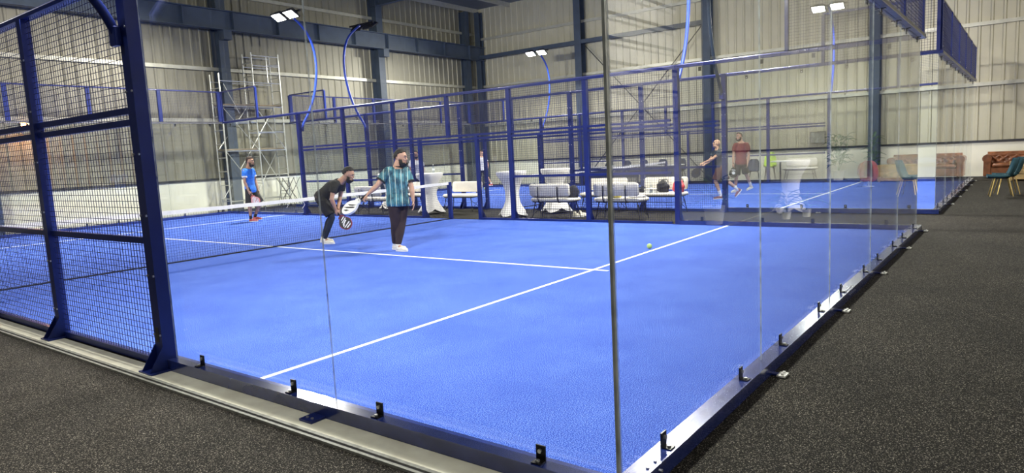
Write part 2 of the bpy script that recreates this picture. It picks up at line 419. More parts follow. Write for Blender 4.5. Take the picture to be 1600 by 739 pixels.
def base_beam(S, u0, u1):
    return S.part('base_beam', M['navy_gloss'], (u0,u1,-.03,.078,-.004,.08))

def anchors(S, us, near=False):
    for u in us:
        if near: o = S.part('anchor_plate', M['navy'], (u-.06,u+.06,.078,.185,-.006,.010))
        else:
            o = S.part('anchor_plate', M['zinc'], (u-.045,u+.045,.118,.175,-.006,.006)); S.part('anchor_shade', M['navy'], (u-.02,u+.02,.078,.12,-.006,.006))  # navy arm draws the dark shadow gap between beam and zinc plate
        mb = MB()
        for d in (-.03,.03): a = S.p(u+d*.8,.15,.006); mb.cyl(a, a+V((0,0,.012)), .010, 6)
        mb.build('bolts', M['bolt'], o)['kind'] = 'stuff'

def long_side(x0, out, label, near=False, ends=('near','far')):
    """side wall at x = x0, 20 m long; out = -1 or +1 is the outward x direction"""
    root = thing('court_side_wall', label, 'padel court wall', (x0,0,0), 0, None, True)
    S = Side(root, (x0,0,0), (0,1,0), (out,0,0)); S.near = near
    base_beam(S, -.078, 4.0); base_beam(S, 16.0, 20.078)
    glass_run(S, 0, 3.94 if near else 4, 2, .035, 3.0); glass_run(S, 16, 20, 2, .035, 3.0)
    anchors(S, (2.05,), near)
    for a, b in (((3.95,4.07) if near else (4.0,4.1)),(15.9,16.0)): post(S, a, b, 0, 3.06, n0=-.01, n1=.10)
    for u in (6.08,13.92): post(S, u-.05,u+.05, 0, 3.0)
    for u in (8.1,11.9): post(S, u-.05,u+.05, 0, 3.0)
    for u in (9.1,11.0): post(S, u-.04,u+.04, 0, 2.0)
    post(S, 9.96, 10.04, 2.0, 3.0, foot=False)
    S.part('top_rail', M['navy'], (-.078,20.078,-.02,.075,3.0,3.03))
    S.tube('top_tube', (-.078,.027,3.045), (20.078,.027,3.045))
    for z in (2.03,1.94): S.part('rail', M['navy'], (4.17,15.83,.006,.056,z-.025,z+.025))
    for a, b in ((4.17,8.05),(11.95,15.83)):
        S.part('rail', M['navy'], (a,b,.006,.056,.99,1.04)); S.part('bottom_rail', M['navy'], (a,b,.006,.056,-.004,.05))
        mesh_panel(S, a, b, .05, 3.0)
    mesh_panel(S, 8.15, 9.06, .05, 2.0); S.part('bottom_rail', M['navy'], (8.15,9.06,.0,.06,.0,.05))
    mesh_panel(S, 11.04, 11.85, .05, 2.0); S.part('bottom_rail', M['navy'], (11.04,11.85,.0,.06,.0,.05))
    mesh_panel(S, 8.15, 11.85, 2.0, 3.0)
    # one-metre mesh returns above the glass at both ends
    for a, b in ((0,2),(18,20)):
        mesh_panel(S, a, b, 3.05, 4.0); S.tube('top_rail', (a,.022,4.02), (b,.022,4.02))
        for u in (a,b): S.part('post', M['navy'], (u-.03,u+.03,.0,.06,3.05,4.0))
    # service box slot near the foot of the glass post
    if near: S.part('cable_slot', M['black_metal'], (3.99,4.04,.1,.102,.22,.34))
    return S

def end_wall(x0, y0, out, label, zinc=True):
    root = thing('court_end_wall', label, 'padel court wall', (x0,y0,0), 0, None, True)
    S = Side(root, (x0,y0,0), (1,0,0), (0,out,0))
    base_beam(S, .0, 10.0); glass_run(S, 0.003, 9.997, 5, .035, 3.0)
    S.part('top_rail', M['steel_grey'], (0,10.0,-.02,.08,3.015,3.05)); S.part('glass_channel', M['channel'], (0,10.0,-.025,.078,3.0,3.015))
    S.tube('top_rail', (0,.022,4.02), (10,.022,4.02))
    for k in range(6):
        u = min(max(k*2,.05),9.95); S.part('post', M['navy'], (u-.05,u+.05,.0,.06,3.05,4.0))
        mb = MB()
        for z in (3.13,3.92): a = S.p(u,.06,z); mb.cyl(a, a+S.n*.01, .016, 6)
        mb.build('bolts', M['bolt'], root)['kind'] = 'stuff'
    mesh_panel(S, 0, 10, 3.05, 4.0)
    anchors(S, (2.0,4,6,8,9.95))
    if out < 0:   # a row of fixing screws beside each corner, on top and face of the beam
        mb = MB()
        for u in (.05,.11,.17,.25,4.5,4.56,4.62,4.68,4.74):
            a = S.p(u,.05,.08); mb.cyl(a, a+V((0,0,.008)), .008, 6); a = S.p(u,.078,.045); mb.cyl(a, a+S.n*.008, .008, 6)
        mb.build('bolts', M['bolt'], root)['kind'] = 'stuff'
    return S

M['seal'] = mat('corner_seal', (.42,.45,.42), .35, 0, noise=(6,.5), coat=1)
def corner_seal(S, u, n0, n1):
    S.part('corner_seal', M['seal'], (u-.007,u+.007,n0,n1,.08,3.0))
CS = long_side(0, -1, 'mesh and glass court side nearest the viewer, thick dark posts', True)
corner_seal(CS, .004, -.004, .014)
end_wall(0, 0, -1, 'glass back wall of the near court running along the black floor')
long_side(10, 1, 'blue framed mesh and glass side of the near court, behind the players')
end_wall(0, 20, 1, 'glass end wall of the near court in front of the scaffold')
long_side(12.7, -1, 'blue framed court side on the far side of the benches')
end_wall(12.7, 0, -1, 'glass back wall of the second court, nearest the teal chairs')
long_side(22.7, 1, 'farthest blue court side, along the wall with the white tables')
end_wall(12.7, 20, 1, 'glass end wall of the second court, in the corner of the hall')

# ---- nets
def court_net(x0, label):
    r = thing('padel_net', label, 'net', (x0+5,10,0), 0, None, True)
    N = 40; top = lambda t: .88+.04*(2*t-1)**2
    mb = MB(); x = x0+.02
    while x < x0+9.98:
        t = (x-x0)/10; mb.box((x-.0012,9.9988,.02),(x+.0012,10.0012,top(t)-.03)); x += .045
    z = .03
    while z < .88: mb.box((x0+.02,9.9988,z-.0012),(x0+9.98,10.0012,z+.0012)); z += .045
    mb.build('net_mesh', M['net'], r)['kind'] = 'stuff'
    R = []
    for i in range(N+1):
        t = i/N; x = x0+.02+9.96*t; zt = top(t)+.004*math.sin(i*1.9); R.append([(x,9.985,zt),(x,10.015,zt),(x,10.018,zt-.065),(x,9.982,zt-.065)])
    MB().rings(R).build('net_tape', M['tape'], r)
    mb = MB(); mb.box((x0+.02,9.994,.0),(x0+9.98,10.006,.022)); mb.build('bottom_band', M['net'], r)
    for x in (x0+.0, x0+9.92):
        p_ = MB().cbox((x,9.95,0),(x+.08,10.05,.92),.008).build('net_post', M['navy'], r)
    # loose tie cords under the tape
    for i in range(7):
        x = x0+5.3+i*.42+random.uniform(-.08,.08); dz = random.uniform(.08,.2)
        MB().tube([(x,9.975,.82),(x+.03,9.965,.82-dz*.5),(x-.02+random.uniform(-.05,.05),9.97,.82-dz)],.004,5).build('tie_cord', M['tape'], r)
court_net(0, 'white taped net crossing the near court behind the two players')
court_net(12.7, 'white taped net crossing the second court')

# ---- floodlight poles
def aim_rot(n):  # rotation that takes -z to n
    return V((0,0,-1)).rotation_difference(V(n)).to_euler()
def flood_pole(x, y, out, label, pm='pole_blue'):
    """curved pole bolted outside a glass post, bending back over the court; out is the outward x sign"""
    r = thing('floodlight_pole', label, 'floodlight', (x,y,0), 0, 'floodlights on curved blue poles', True)
    yy = y
    ctrl = [(.11,2.58),(.20,2.76),(.38,3.02),(.62,3.5),(.76,4.0),(.82,4.5),(.76,5.0),(.58,5.4),(.30,5.68),(.05,5.86)]
    P = []
    for i in range(len(ctrl)-1):
        p0 = ctrl[max(i-1,0)]; p1 = ctrl[i]; p2 = ctrl[i+1]; p3 = ctrl[min(i+2,len(ctrl)-1)]
        for t in (0,.33,.66):
            f = lambda k: .5*(2*p1[k]+(p2[k]-p0[k])*t+(2*p0[k]-5*p1[k]+4*p2[k]-p3[k])*t*t+(-p0[k]+3*p1[k]-3*p2[k]+p3[k])*t**3)
            P.append((x+out*f(0), yy, f(1)))
    P.append((x+out*ctrl[-1][0], yy, ctrl[-1][1]))
    MB().tube(P, .036, 12).build('curved_pole', M[pm], r, smooth=True)
    MB().cbox((x+out*.125-.025, yy-.05, 2.50),(x+out*.125+.025, yy+.05, 2.64),.006).build('pole_bracket', M['navy'], r)
    hx = x-out*.02
    MB().beam((hx,yy-.56,5.90),(hx,yy+.56,5.90),.05,.05).build('cross_arm', M['lamp_case'], r)
    nrm = V((-out*.52,0,-.854)).normalized(); sx = V((0,1,0)); sy = nrm.cross(sx).normalized()
    for d in (-.29,.29):
        c = V((hx-out*.12, yy+d, 5.82)); mb = MB()
        mb.rings([[c-nrm*.09+sx*a*.14+sy*b*.11 for a,b in ((-1,-1),(1,-1),(1,1),(-1,1))],[c-nrm*.02+sx*a*.23+sy*b*.16 for a,b in ((-1,-1),(1,-1),(1,1),(-1,1))],
                  [c+nrm*.02+sx*a*.23+sy*b*.16 for a,b in ((-1,-1),(1,-1),(1,1),(-1,1))]])
        for k in range(7):
            q = c-nrm*.09+sx*(-.12+.04*k); mb.beam(q-sy*.11, q+sy*.11, .006, .07, up=nrm)
        h = mb.build('lamp_head', M['lamp_case'], r)
        MB().rings([[c+nrm*.021+sx*a*.19+sy*b*.13 for a,b in ((-1,-1),(1,-1),(1,1),(-1,1))],[c+nrm*.03+sx*a*.185+sy*b*.125 for a,b in ((-1,-1),(1,-1),(1,1),(-1,1))]]).build('led_lens', M['led'], h)
        ld = bpy.data.lights.new('led_light', 'AREA'); ld.shape = 'RECTANGLE'; ld.size = .34; ld.size_y = .26; ld.energy = HEAD_W; ld.color = (1,.955,.87)
        lo = bpy.data.objects.new('led_light', ld); COL.objects.link(lo); lo.location = c+nrm*.05; lo.rotation_euler = aim_rot(nrm)
flood_pole(10, 15.9, 1, 'lit floodlight on curved blue pole at the near court far end, beside the scaffold')
flood_pole(10, 4.08, 1, 'tall curved blue floodlight pole rising from the post beside the bench with bags')
flood_pole(12.7, 15.9, -1, 'floodlight on curved pole turned away, its dark housings seen, at the second court far end')
flood_pole(12.7, 4.08, -1, 'curved floodlight pole on the second court post in front of the runner', 'column')
flood_pole(22.7, 15.9, 1, 'bright floodlight before the right hall wall beside the steel column')
flood_pole(22.7, 4.08, 1, 'bright floodlight seen high through the glass near the hanging mesh panel')
flood_pole(0, 4.08, -1, 'floodlight pole fixed to the thick dark post nearest the viewer, lamp out of view', 'navy')  # darker navy puts the backlit shade of this pole into its colour
flood_pole(0, 15.9, -1, 'floodlight pole at the far end of the nearest court side')

for (x,y,pw) in ((-4,-5,1.3),(5,-6.5,1.1),(12,-6.5,1.1),(19,-6,1.1),(-4,6,1.3)):  # added fill lamps, out of view, that brighten the floor and walls
    r = thing('fill_lamp', 'added unseen fill lamp under the roof, '+{-4:'left of the courts',5:'above the near court end',12:'above the gap between courts',19:'above the teal chairs',17.7:'above the second court net',11.35:'above the benches far end'}[x]+(' towards the front wall' if y < 0 else ''), 'added ceiling lamp', (x,y,8.1), 0, 'added fill lamps under the roof', True)
    MB().lathe([(.05,.42),(.07,.40),(.08,.2),(.24,.02),(.24,0)], (x,y,8.1), 16).build('lamp_shade', M['lamp_case'], r, auto=40)
    MB().lathe([(.22,-.004),(.2,-.02)], (x,y,8.1), 16).build('lamp_lens', M['led'], r)
    MB().cyl((x,y,8.5),(x,y,ZC),.01,6).build('hanger', M['black_metal'], r)
    ld = bpy.data.lights.new('fill_light', 'AREA'); ld.shape = 'DISK'; ld.size = .4; ld.energy = FILL_W*pw; ld.color = (1,.95,.86)
    lo = bpy.data.objects.new('fill_light', ld); COL.objects.link(lo); lo.location = (x,y,8.05)
# added unseen lamps that brighten the front wall for its reflection in the glass
for x in (9, 15, 21):
    r = thing('added_wash_lamp', 'added unseen lamp under the roof brightening the front wall, '+{9:'nearest the viewer',15:'middle one',21:'nearest the sofa'}[x], 'added ceiling lamp', (x,-6.2,7.9), 0, 'added lamps brightening the front wall', True)
    MB().cbox((x-.5,-6.2,7.8),(x+.5,-6.0,8.05),.02).build('lamp_case', M['lamp_case'], r); MB().box((x-.45,-6.215,7.84),(x+.45,-6.2,8.01)).build('lamp_lens', M['led'], r); MB().cyl((x,-6.1,8.05),(x,-6.1,ZC),.015,6).build('hanger', M['black_metal'], r)
    ld = bpy.data.lights.new('added_wash_light', 'AREA'); ld.shape = 'RECTANGLE'; ld.size = .9; ld.size_y = .2; ld.energy = 190; ld.color = (1,.97,.9); ld.spread = 2.2
    lo = bpy.data.objects.new('added_wash_light', ld); COL.objects.link(lo); lo.location = (x,-6.25,7.92); lo.rotation_euler = aim_rot((0,-1,-.25))
# warm lamp on the left wall
r = thing('wall_lamp', 'small warm orange lamp on the ribbed wall behind the near mesh', 'lamp', (4.8,21.35,3.0), 0, None, True)
MB().cbox((4.66,21.30,2.93),(4.94,21.44,3.1),.01).build('lamp_case', M['lamp_case'], r)
MB().box((4.68,21.28,2.94),(4.92,21.30,3.09)).build('lamp_lens', M['orange_lamp'], r)
ld = bpy.data.lights.new('warm_light', 'AREA'); ld.size = .25; ld.energy = 60; ld.color = (1,.42,.14)
lo = bpy.data.objects.new('warm_light', ld); COL.objects.link(lo); lo.location = (4.8,21.2,3.0); lo.rotation_euler = (PI/2+.5,0,0)
lo.rotation_euler = aim_rot((0,-.4,-1))

# ================================================================== PEOPLE
def remesh(mb, name, m, voxel, parent, smooth=4):
    me0 = mb.mesh('tmp', m); o = bpy.data.objects.new('tmp', me0); COL.objects.link(o)
    r = o.modifiers.new('r','REMESH'); r.mode = 'VOXEL'; r.voxel_size = voxel
    s_ = o.modifiers.new('s','SMOOTH'); s_.iterations = smooth; s_.factor = .5
    dg = bpy.context.evaluated_depsgraph_get(); me = bpy.data.meshes.new_from_object(o.evaluated_get(dg), depsgraph=dg)
    bpy.data.objects.remove(o); me.name = name; me.shade_smooth()
    me.materials.clear(); me.materials.append(m)
    return link(name, me, parent)

SKIN = {}
def skin(tone):
    if tone not in SKIN: SKIN[tone] = mat('skin_'+str(len(SKIN)), tone, .55, noise=(12,.08), spec=.3)
    return SKIN[tone]
M['hair_black'] = mat('black_hair', (.012,.010,.009), .7, noise=(90,.5), bump=(120,.6,.004))
M['hair_brown'] = mat('brown_hair', (.035,.02,.012), .7, noise=(90,.5), bump=(120,.6,.004))
M['eye'] = mat('eye_white', (.42,.38,.35), .2, noise=(5,.02)); M['iris'] = mat('dark_iris', (.02,.012,.008), .15, noise=(5,.02))
M['lip'] = mat('lips', (.28,.10,.08), .5, noise=(8,.1))
M['shoe_white'] = mat('off_white_shoe', (.78,.74,.62), .6, noise=(14,.12)); M['sole'] = mat('white_sole', (.8,.8,.78), .5, noise=(9,.04))
M['shoe_pink'] = mat('pink_red_shoe', (.62,.14,.12), .6, noise=(14,.15)); M['shoe_brown'] = mat('rust_brown_shoe', (.26,.09,.05), .6, noise=(14,.15))
M['sock'] = mat('white_sock', (.8,.79,.75), .9, noise=(30,.06)); M['sock_dark'] = mat('dark_sock', (.02,.02,.03), .9, noise=(30,.1))
def cloth(name, col, b=8): return mat(name, col, .85, noise=(7,.18), bump=(b,.45,.02))
M['black_shirt'] = cloth('black_shirt', (.012,.012,.014)); M['black_shorts'] = cloth('black_shorts', (.014,.014,.016))
M['leggings'] = cloth('dark_blue_leggings', (.012,.018,.035)); M['plum_pants'] = cloth('black_plum_trousers', (.028,.016,.020))
M['blue_shirt'] = cloth('bright_blue_shirt', (.03,.20,.75)); M['grey_shirt'] = cloth('dark_grey_shirt', (.035,.045,.06))
M['maroon_shirt'] = cloth('maroon_shirt', (.17,.025,.03)); M['maroon_shorts'] = cloth('maroon_shorts', (.07,.025,.025)); M['white_shirt'] = cloth('white_shirt', (.72,.72,.74))
M['navy_shorts'] = cloth('navy_shorts', (.02,.022,.04))
# teal jersey: vertical white and dark stripes over a mottled teal ground
def jersey():
    m = bpy.data.materials.new('teal_striped_jersey'); m.use_nodes = True; nt = m.node_tree; b = nt.nodes['Principled BSDF']; b.inputs['Roughness'].default_value = .8
    tc = nt.nodes.new('ShaderNodeTexCoord'); sp = nt.nodes.new('ShaderNodeSeparateXYZ'); nt.links.new(tc.outputs['Object'], sp.inputs[0])
    def math_(op, a, b_=None):
        x = nt.nodes.new('ShaderNodeMath'); x.operation = op
        for i, q in enumerate((a, b_)):
            if q is None: continue
            if isinstance(q, (int,float)): x.inputs[i].default_value = q
            else: nt.links.new(q, x.inputs[i])
        return x.outputs[0]
    n = nt.nodes.new('ShaderNodeTexNoise'); n.inputs['Scale'].default_value = 9; n.inputs['Detail'].default_value = 5; nt.links.new(tc.outputs['Object'], n.inputs['Vector'])
    r = nt.nodes.new('ShaderNodeValToRGB'); e = r.color_ramp.elements
    e[0].position = .38; e[0].color = (.008,.045,.075,1); e[1].position = .6; e[1].color = (.075,.235,.28,1); nt.links.new(n.outputs['Fac'], r.inputs[0])
    def stripe(freq, off, width):
        f = math_('FRACT', math_('ADD', math_('MULTIPLY', sp.outputs['X'], freq), off)); return math_('LESS_THAN', f, width)
    def mixc(fac, a, col):
        mx = nt.nodes.new('ShaderNodeMix'); mx.data_type = 'RGBA'; nt.links.new(fac, mx.inputs[0]); nt.links.new(a, mx.inputs[6]); mx.inputs[7].default_value = (*col,1); return mx.outputs[2]
    c = mixc(stripe(11,.55,.14), r.outputs['Color'], (.012,.06,.09))
    c = mixc(stripe(11,.1,.085), c, (.62,.72,.58))
    nt.links.new(c, b.inputs['Base Color'])
    n2 = nt.nodes.new('ShaderNodeTexNoise'); n2.inputs['Scale'].default_value = 7; nt.links.new(tc.outputs['Object'], n2.inputs['Vector'])
    bp = nt.nodes.new('ShaderNodeBump'); bp.inputs['Strength'].default_value = .5; bp.inputs['Distance'].default_value = .02
    nt.links.new(n2.outputs['Fac'], bp.inputs['Height']); nt.links.new(bp.outputs['Normal'], b.inputs['Normal']); return m
M['jersey'] = jersey()

def lerp(a, b, t): return V(a)*(1-t)+V(b)*t
def shell(mb_pts, pred, A, c, r, name, m, parent, nu=22, nv=18, off=0):
    """part of an ellipsoid (hair, beard) given thickness"""
    me = bpy.data.meshes.new(name); bm = bmesh.new(); grid = {}
    for i in range(nv+1):
        t = -PI/2+PI*i/nv
        for k in range(nu):
            d = (math.cos(t)*math.cos(2*PI*k/nu), math.cos(t)*math.sin(2*PI*k/nu), math.sin(t))
            grid[i,k] = (bm.verts.new(V(c)+A[0]*(r[0]*d[0])+A[1]*(r[1]*d[1])+A[2]*(r[2]*d[2])), d)
    for i in range(nv):
        for k in range(nu):
            q = [grid[i,k],grid[i,(k+1)%nu],grid[i+1,(k+1)%nu],grid[i+1,k]]
            if all(pred(*x[1]) for x in q):
                try: bm.faces.new([x[0] for x in q])
                except ValueError: pass
    for v in [v for v in bm.verts if not v.link_faces]: bm.verts.remove(v)
    bmesh.ops.remove_doubles(bm, verts=bm.verts, dist=.0005); bmesh.ops.recalc_face_normals(bm, faces=bm.faces)
    bmesh.ops.solidify(bm, geom=bm.faces[:], thickness=-.008); bm.to_mesh(me); bm.free(); me.shade_smooth(); me.materials.append(m)
    return link(name, me, parent)

def hand(mb, wrist, d, nrm, curl, s=1.0, thumb=1):
    """palm and five fingers; d: hand direction, nrm: palm normal, curl in radians per joint towards nrm"""
    d = V(d).normalized(); nrm = V(nrm); nrm = (nrm-d*nrm.dot(d)).normalized(); sd = d.cross(nrm).normalized()*thumb
    w_ = V(wrist)
    mb.ell(w_+d*.05*s, (.042*s,.056*s,.017*s), (sd, d, nrm), 12, 7)
    for i, (off, L) in enumerate(((-.030,.062),(-.010,.074),(.010,.078),(.030,.070))):
        b = w_+d*.088*s+sd*(off*s); a = curl*.6
        q = Quaternion(d.cross(nrm).normalized(), a)
        d1 = q @ d; p1 = b+d1*L*.5*s; d2 = Quaternion(d.cross(nrm).normalized(), curl*1.7) @ d; p2 = p1+d2*L*.3*s; d3 = Quaternion(d.cross(nrm).normalized(), curl*2.6) @ d
        mb.chain([(b-d*.02*s,.0095*s),(p1,.0088*s),(p2,.008*s),(p2+d3*L*.24*s,.0072*s)], 8)
    tb = w_+d*.025*s+sd*.034*s; t1 = tb+(sd*.6+d*.7+nrm*.35).normalized()*.038*s; t2 = t1+(d*.8+nrm*.55+sd*.1).normalized()*.028*s
    mb.chain([(tb-sd*.008,.012*s),(t1,.0105*s),(t2,.0085*s)], 8)

def shoe(root, ankle, toe, m, name='shoe', up_=(0,0,1), sole_z=True):
    a = V(ankle); t = V(toe); f = (t-a); 
    u = V(up_); f = (f-u*f.dot(u)).normalized(); sd = f.cross(u).normalized()
    base = a-u*.085; mb = MB()
    mb.ell(base+f*-.005+u*.045, (.052,.036,.048), (f,sd,u)); mb.ell(base+f*.07+u*.042, (.085,.040,.042), (f,sd,u)); mb.ell(base+f*.145+u*.032, (.062,.044,.030), (f,sd,u))
    mb.chain([(a+u*.012,.040),(base+u*.04,.042)], 12)
    o = remesh(mb, name, m, .009, root, 3)
    R = []
    for z_ in (-.002,.022):
        ring = []
        for k in range(20):
            th = 2*PI*k/20; x = .075+.137*math.cos(th); y = (.036+.012*math.cos(th*.5)**2*(1 if math.cos(th) > 0 else .3))*math.sin(th); ring.append(base+f*x+sd*y+u*z_)
        R.append(ring)
    MB().rings(R).build('sole', M['sole'], o)
    return o

def person(name, label, xy, J, face, chest, tone=(.45,.26,.18), vox=.008, girth=1.0, hair=None, beard=True, top=None, top_long=.5, hem=None,
           pants=None, pants_t=1.6, flare=.035, tights=None, sock=None, sock_len=.14, shoes=None, hand_curl=(.5,.5), group=None, feet_up=((0,0,1),(0,0,1)), head_s=1.0, collar=False, cuff=None):
    """J: joints in metres, local axes x = image right, y = away from camera, z = up. face / chest: directions in the same axes."""
    root = thing('person', label, 'person', (xy[0], xy[1], 0), VIEWROT, group)
    J = {k: V(v) for k, v in J.items()}; F = V(face).normalized(); C = V(chest).normalized(); sk = skin(tone)
    sR, sL, hR, hL = J['sR'], J['sL'], J['hR'], J['hL']; neck = J['neck']; head = J['head']
    lat_s = (sL-sR).normalized(); lat_h = (hL-hR).normalized(); pel = (hR+hL)/2; shc = (sR+sL)/2
    spine = (shc-pel); U = (head-neck).normalized(); 
    HU = (V((0,0,1))*.8+U*.35); HU = (HU-F*HU.dot(F)).normalized(); HS = F.cross(HU).normalized()   # HS = the head's right side
    # ---- torso rings
    def torso(mb, grow, t0, t1, top_r=None):
        secs = [(-.16,.150,.110),(-.06,.168,.120),(.06,.165,.118),(.25,.143,.106),(.45,.146,.108),(.65,.166,.118),(.82,.178,.116),(.95,.172,.092),(1.04,.125,.072),(1.12,.070,.060)]
        R = []
        for t, a, b in secs:
            if t < t0-.001 or t > t1+.001: continue
            c = pel+spine*t; bow = -C*.018*math.sin(PI*min(max(t,0),1)); lat = (lat_h*(1-min(max(t,0),1))+lat_s*min(max(t,0),1)).normalized()
            ax = spine.normalized(); fr = lat.cross(ax).normalized()
            g = girth if t < .7 else 1+(girth-1)*.5
            if t > .98: c = lerp(shc+ax*.01, neck, (t-.98)/.14)
            R.append([c+bow+lat*((a*g+grow)*math.cos(2*PI*k/20))+fr*((b*g+grow)*math.sin(2*PI*k/20)) for k in range(20)])
        mb.rings(R)
    body = MB(); torso(body, 0, -.16, 1.12)
    nk = .5+head_s*.5+(girth-1)*.6
    body.chain([(shc+(neck-shc)*.5,.064*nk),(neck,.060*nk),(lerp(neck,head,.6)-F*.008,.057*nk)], 14)
    arms = {}
    for s_, e, w_, hd in ((sR,'eR','wR','handR'),(sL,'eL','wL','handL')):
        E_, W_ = J[e], J[w_]; g = .5+girth*.5
        body.chain([(s_,.056*g),(lerp(s_,E_,.35),.050*g),(lerp(s_,E_,.75),.042*g),(E_,.038*g),(lerp(E_,W_,.25),.041*g),(lerp(E_,W_,.7),.032),(W_,.026)], 12)
        arms[e] = (s_, E_, W_)
    for h_, k_, a_ in ((hR,'kR','aR'),(hL,'kL','aL')):
        K, A = J[k_], J[a_]; g = .4+girth*.6
        body.chain([(h_,.090*g),(lerp(h_,K,.3),.082*g),(lerp(h_,K,.75),.062*g),(K,.054*g),(lerp(K,A,.25)-C*.008,.057*g),(lerp(K,A,.6),.044),(A,.034)], 14)
        t_ = J['tR' if a_ == 'aR' else 'tL']; body.chain([(A-V((0,0,.01)),.034),(lerp(A-V((0,0,.05)),t_,.7),.024)], 8)
    # ---- head
    q = head_s; hc = head
    body.ell(hc-F*.012*q+HU*.022*q, (.095*q,.076*q,.098*q), (F,HS,HU), 18, 14)
    body.ell(hc+F*.018*q-HU*.055*q, (.066*q,.058*q,.062*q), (F,HS,HU), 14, 10)
    body.ell(hc+F*.045*q-HU*.088*q, (.030*q,.032*q,.020*q), (F,HS,HU), 10, 6)
    body.chain([(hc+F*.078*q+HU*.012*q,.008*q),(hc+F*.094*q-HU*.022*q,.013*q)], 8)          # nose
    body.ell(hc+F*.080*q-HU*.026*q, (.014*q,.018*q,.009*q), (F,HS,HU), 8, 6)
    body.ell(hc+F*.076*q+HU*.030*q, (.014*q,.050*q,.010*q), (F,HS,HU), 10, 6)                 # brow
    for sg in (-1,1):
        body.ell(hc+HS*sg*.076*q-F*.008*q-HU*.008*q, (.018*q,.009*q,.030*q), (F,HS,HU), 8, 6)   # ears
        body.ell(hc+F*.062*q+HS*sg*.038*q-HU*.022*q, (.020*q,.018*q,.016*q), (F,HS,HU), 8, 6)    # cheeks
    # ---- hands
    for s_, w_, hk, th, cu in (('eR','wR','handR',1,hand_curl[0]),('eL','wL','handL',-1,hand_curl[1])):
        d = (J[hk]-J[w_]).normalized() if hk in J else (J[w_]-J[s_]).normalized()
        nrm = (pel+spine*.3-J[w_]); hand(body, J[w_]+d*.005, d, nrm, cu, 1.0, th)
    b = remesh(body, 'body', sk, vox, root, 3)
    for sg in (-1,1):
        ec = hc+F*.079*q+HS*sg*.031*q+HU*.010*q
        e_ = MB().ell(ec, (.009,.012,.0065), (F,HS,HU), 10, 6).build('eye', M['eye'], b, smooth=True)
        MB().ell(ec+F*.008, (.004,.0065,.006), (F,HS,HU), 8, 5).build('iris', M['iris'], b, smooth=True)
        MB().beam(hc+F*.090*q+HS*sg*.016*q+HU*.031*q, hc+F*.078*q+HS*sg*.050*q+HU*.033*q, .010, .009).build('eyebrow', hair or M['hair_brown'], b)
    MB().ell(hc+F*.080*q-HU*.052*q, (.010,.024,.007), (F,HS,HU), 10, 6).build('lips', M['lip'], b, smooth=True)
    if hair:
        shell(None, lambda f,s,u: u > .10+.62*max(f,0) or (f < .05 and u > -.42 and not (f > -.25 and u < .0)), (F,HS,HU), hc-F*.013*q+HU*.024*q, (.1025*q,.0835*q,.1055*q), 'hair', hair, root)
    if beard:
        shell(None, lambda f,s,u: f > -.25 and u < (.42 if abs(s) > .72 and f < .55 else -.02) and not (f > .80 and -.34 < u and u < -.06 and abs(s) < .45), (F,HS,HU), hc+F*.018*q-HU*.055*q, (.084*q,.0795*q,.084*q), 'beard', hair if hair else M['hair_brown'], root)
    # ---- clothes
    if top:
        mb = MB(); torso(mb, .022, (-.06 if hem is None else hem), 1.04)
        for e in ('eR','eL'):
            s_, E_, W_ = arms[e]; g = .5+girth*.5
            end = lerp(s_, E_, top_long) if top_long <= 1 else lerp(E_, W_, top_long-1)
            mb.tube([lerp(shc,s_,.45), lerp(shc,s_,.9), lerp(s_,end,.4), end],[.085*g,.083*g,.075*g,.072*g if top_long <= 1 else .04], 14)
        sh = remesh(mb, 'shirt', top, .010, root, 4)
        if cuff:
            for e in ('eR','eL'):
                s_, E_, W_ = arms[e]; d_ = (E_-s_).normalized(); q0 = lerp(s_,E_,top_long); MB().cyl(q0-d_*.03, q0+d_*.012, .0735, 16).build('cuff', cuff, sh, auto=40)
        if collar:
            c_ = []
            ax = (neck-shc).normalized(); c0 = neck-ax*.005; l_ = lat_s; f_ = l_.cross(ax).normalized()
            for k in range(21): th = 2*PI*k/20; c_.append(c0+l_*.066*math.cos(th)+f_*.070*math.sin(th)+ax*.012*math.sin(th))
            MB().tube(c_, .012, 6, False).build('collar', M['black_shirt'], sh, smooth=True)
            for e in ('eR','eL'):
                s_, E_, W_ = arms[e]; d_ = (E_-s_).normalized(); q0 = lerp(s_,E_,top_long)
                MB().cyl(q0-d_*.012, q0+d_*.012, (.5+girth*.5)*.078, 16).build('cuff', M['black_shirt'], sh, smooth=False)
    if pants:
        mb = MB(); torso(mb, .014, -.16, .25)
        for h_, k_, a_ in ((hR,'kR','aR'),(hL,'kL','aL')):
            K, A = J[k_], J[a_]; g = .4+girth*.6
            if pants_t <= 1: end = lerp(h_, K, pants_t); mb.tube([lerp(pel,h_,.8)+spine*.12, h_, lerp(h_,end,.6), end],[.10*g,.104*g,.095*g+flare*.4,.078*g+flare], 16)
            else:
                end = lerp(K, A, pants_t-1); mb.chain([(lerp(pel,h_,.8)+spine*.1,.098*g),(h_,.104*g),(lerp(h_,K,.5),.090*g),(K,.070*g+flare*.3),(lerp(K,end,.5),.062*g+flare*.3),(end,.050+flare*.2)], 16)
        remesh(mb, 'shorts' if pants_t <= 1 else 'trousers', pants, .010, root, 4)
    if tights:
        for h_, k_, a_ in ((hR,'kR','aR'),(hL,'kL','aL')):
            K, A = J[k_], J[a_]; mb = MB(); mb.chain([(lerp(h_,K,.45),.080),(lerp(h_,K,.75),.068),(K,.060),(lerp(K,A,.25)-C*.008,.062),(lerp(K,A,.6),.049),(lerp(K,A,.98),.038)], 16)
            mb.build('leggings', tights, root, smooth=True)
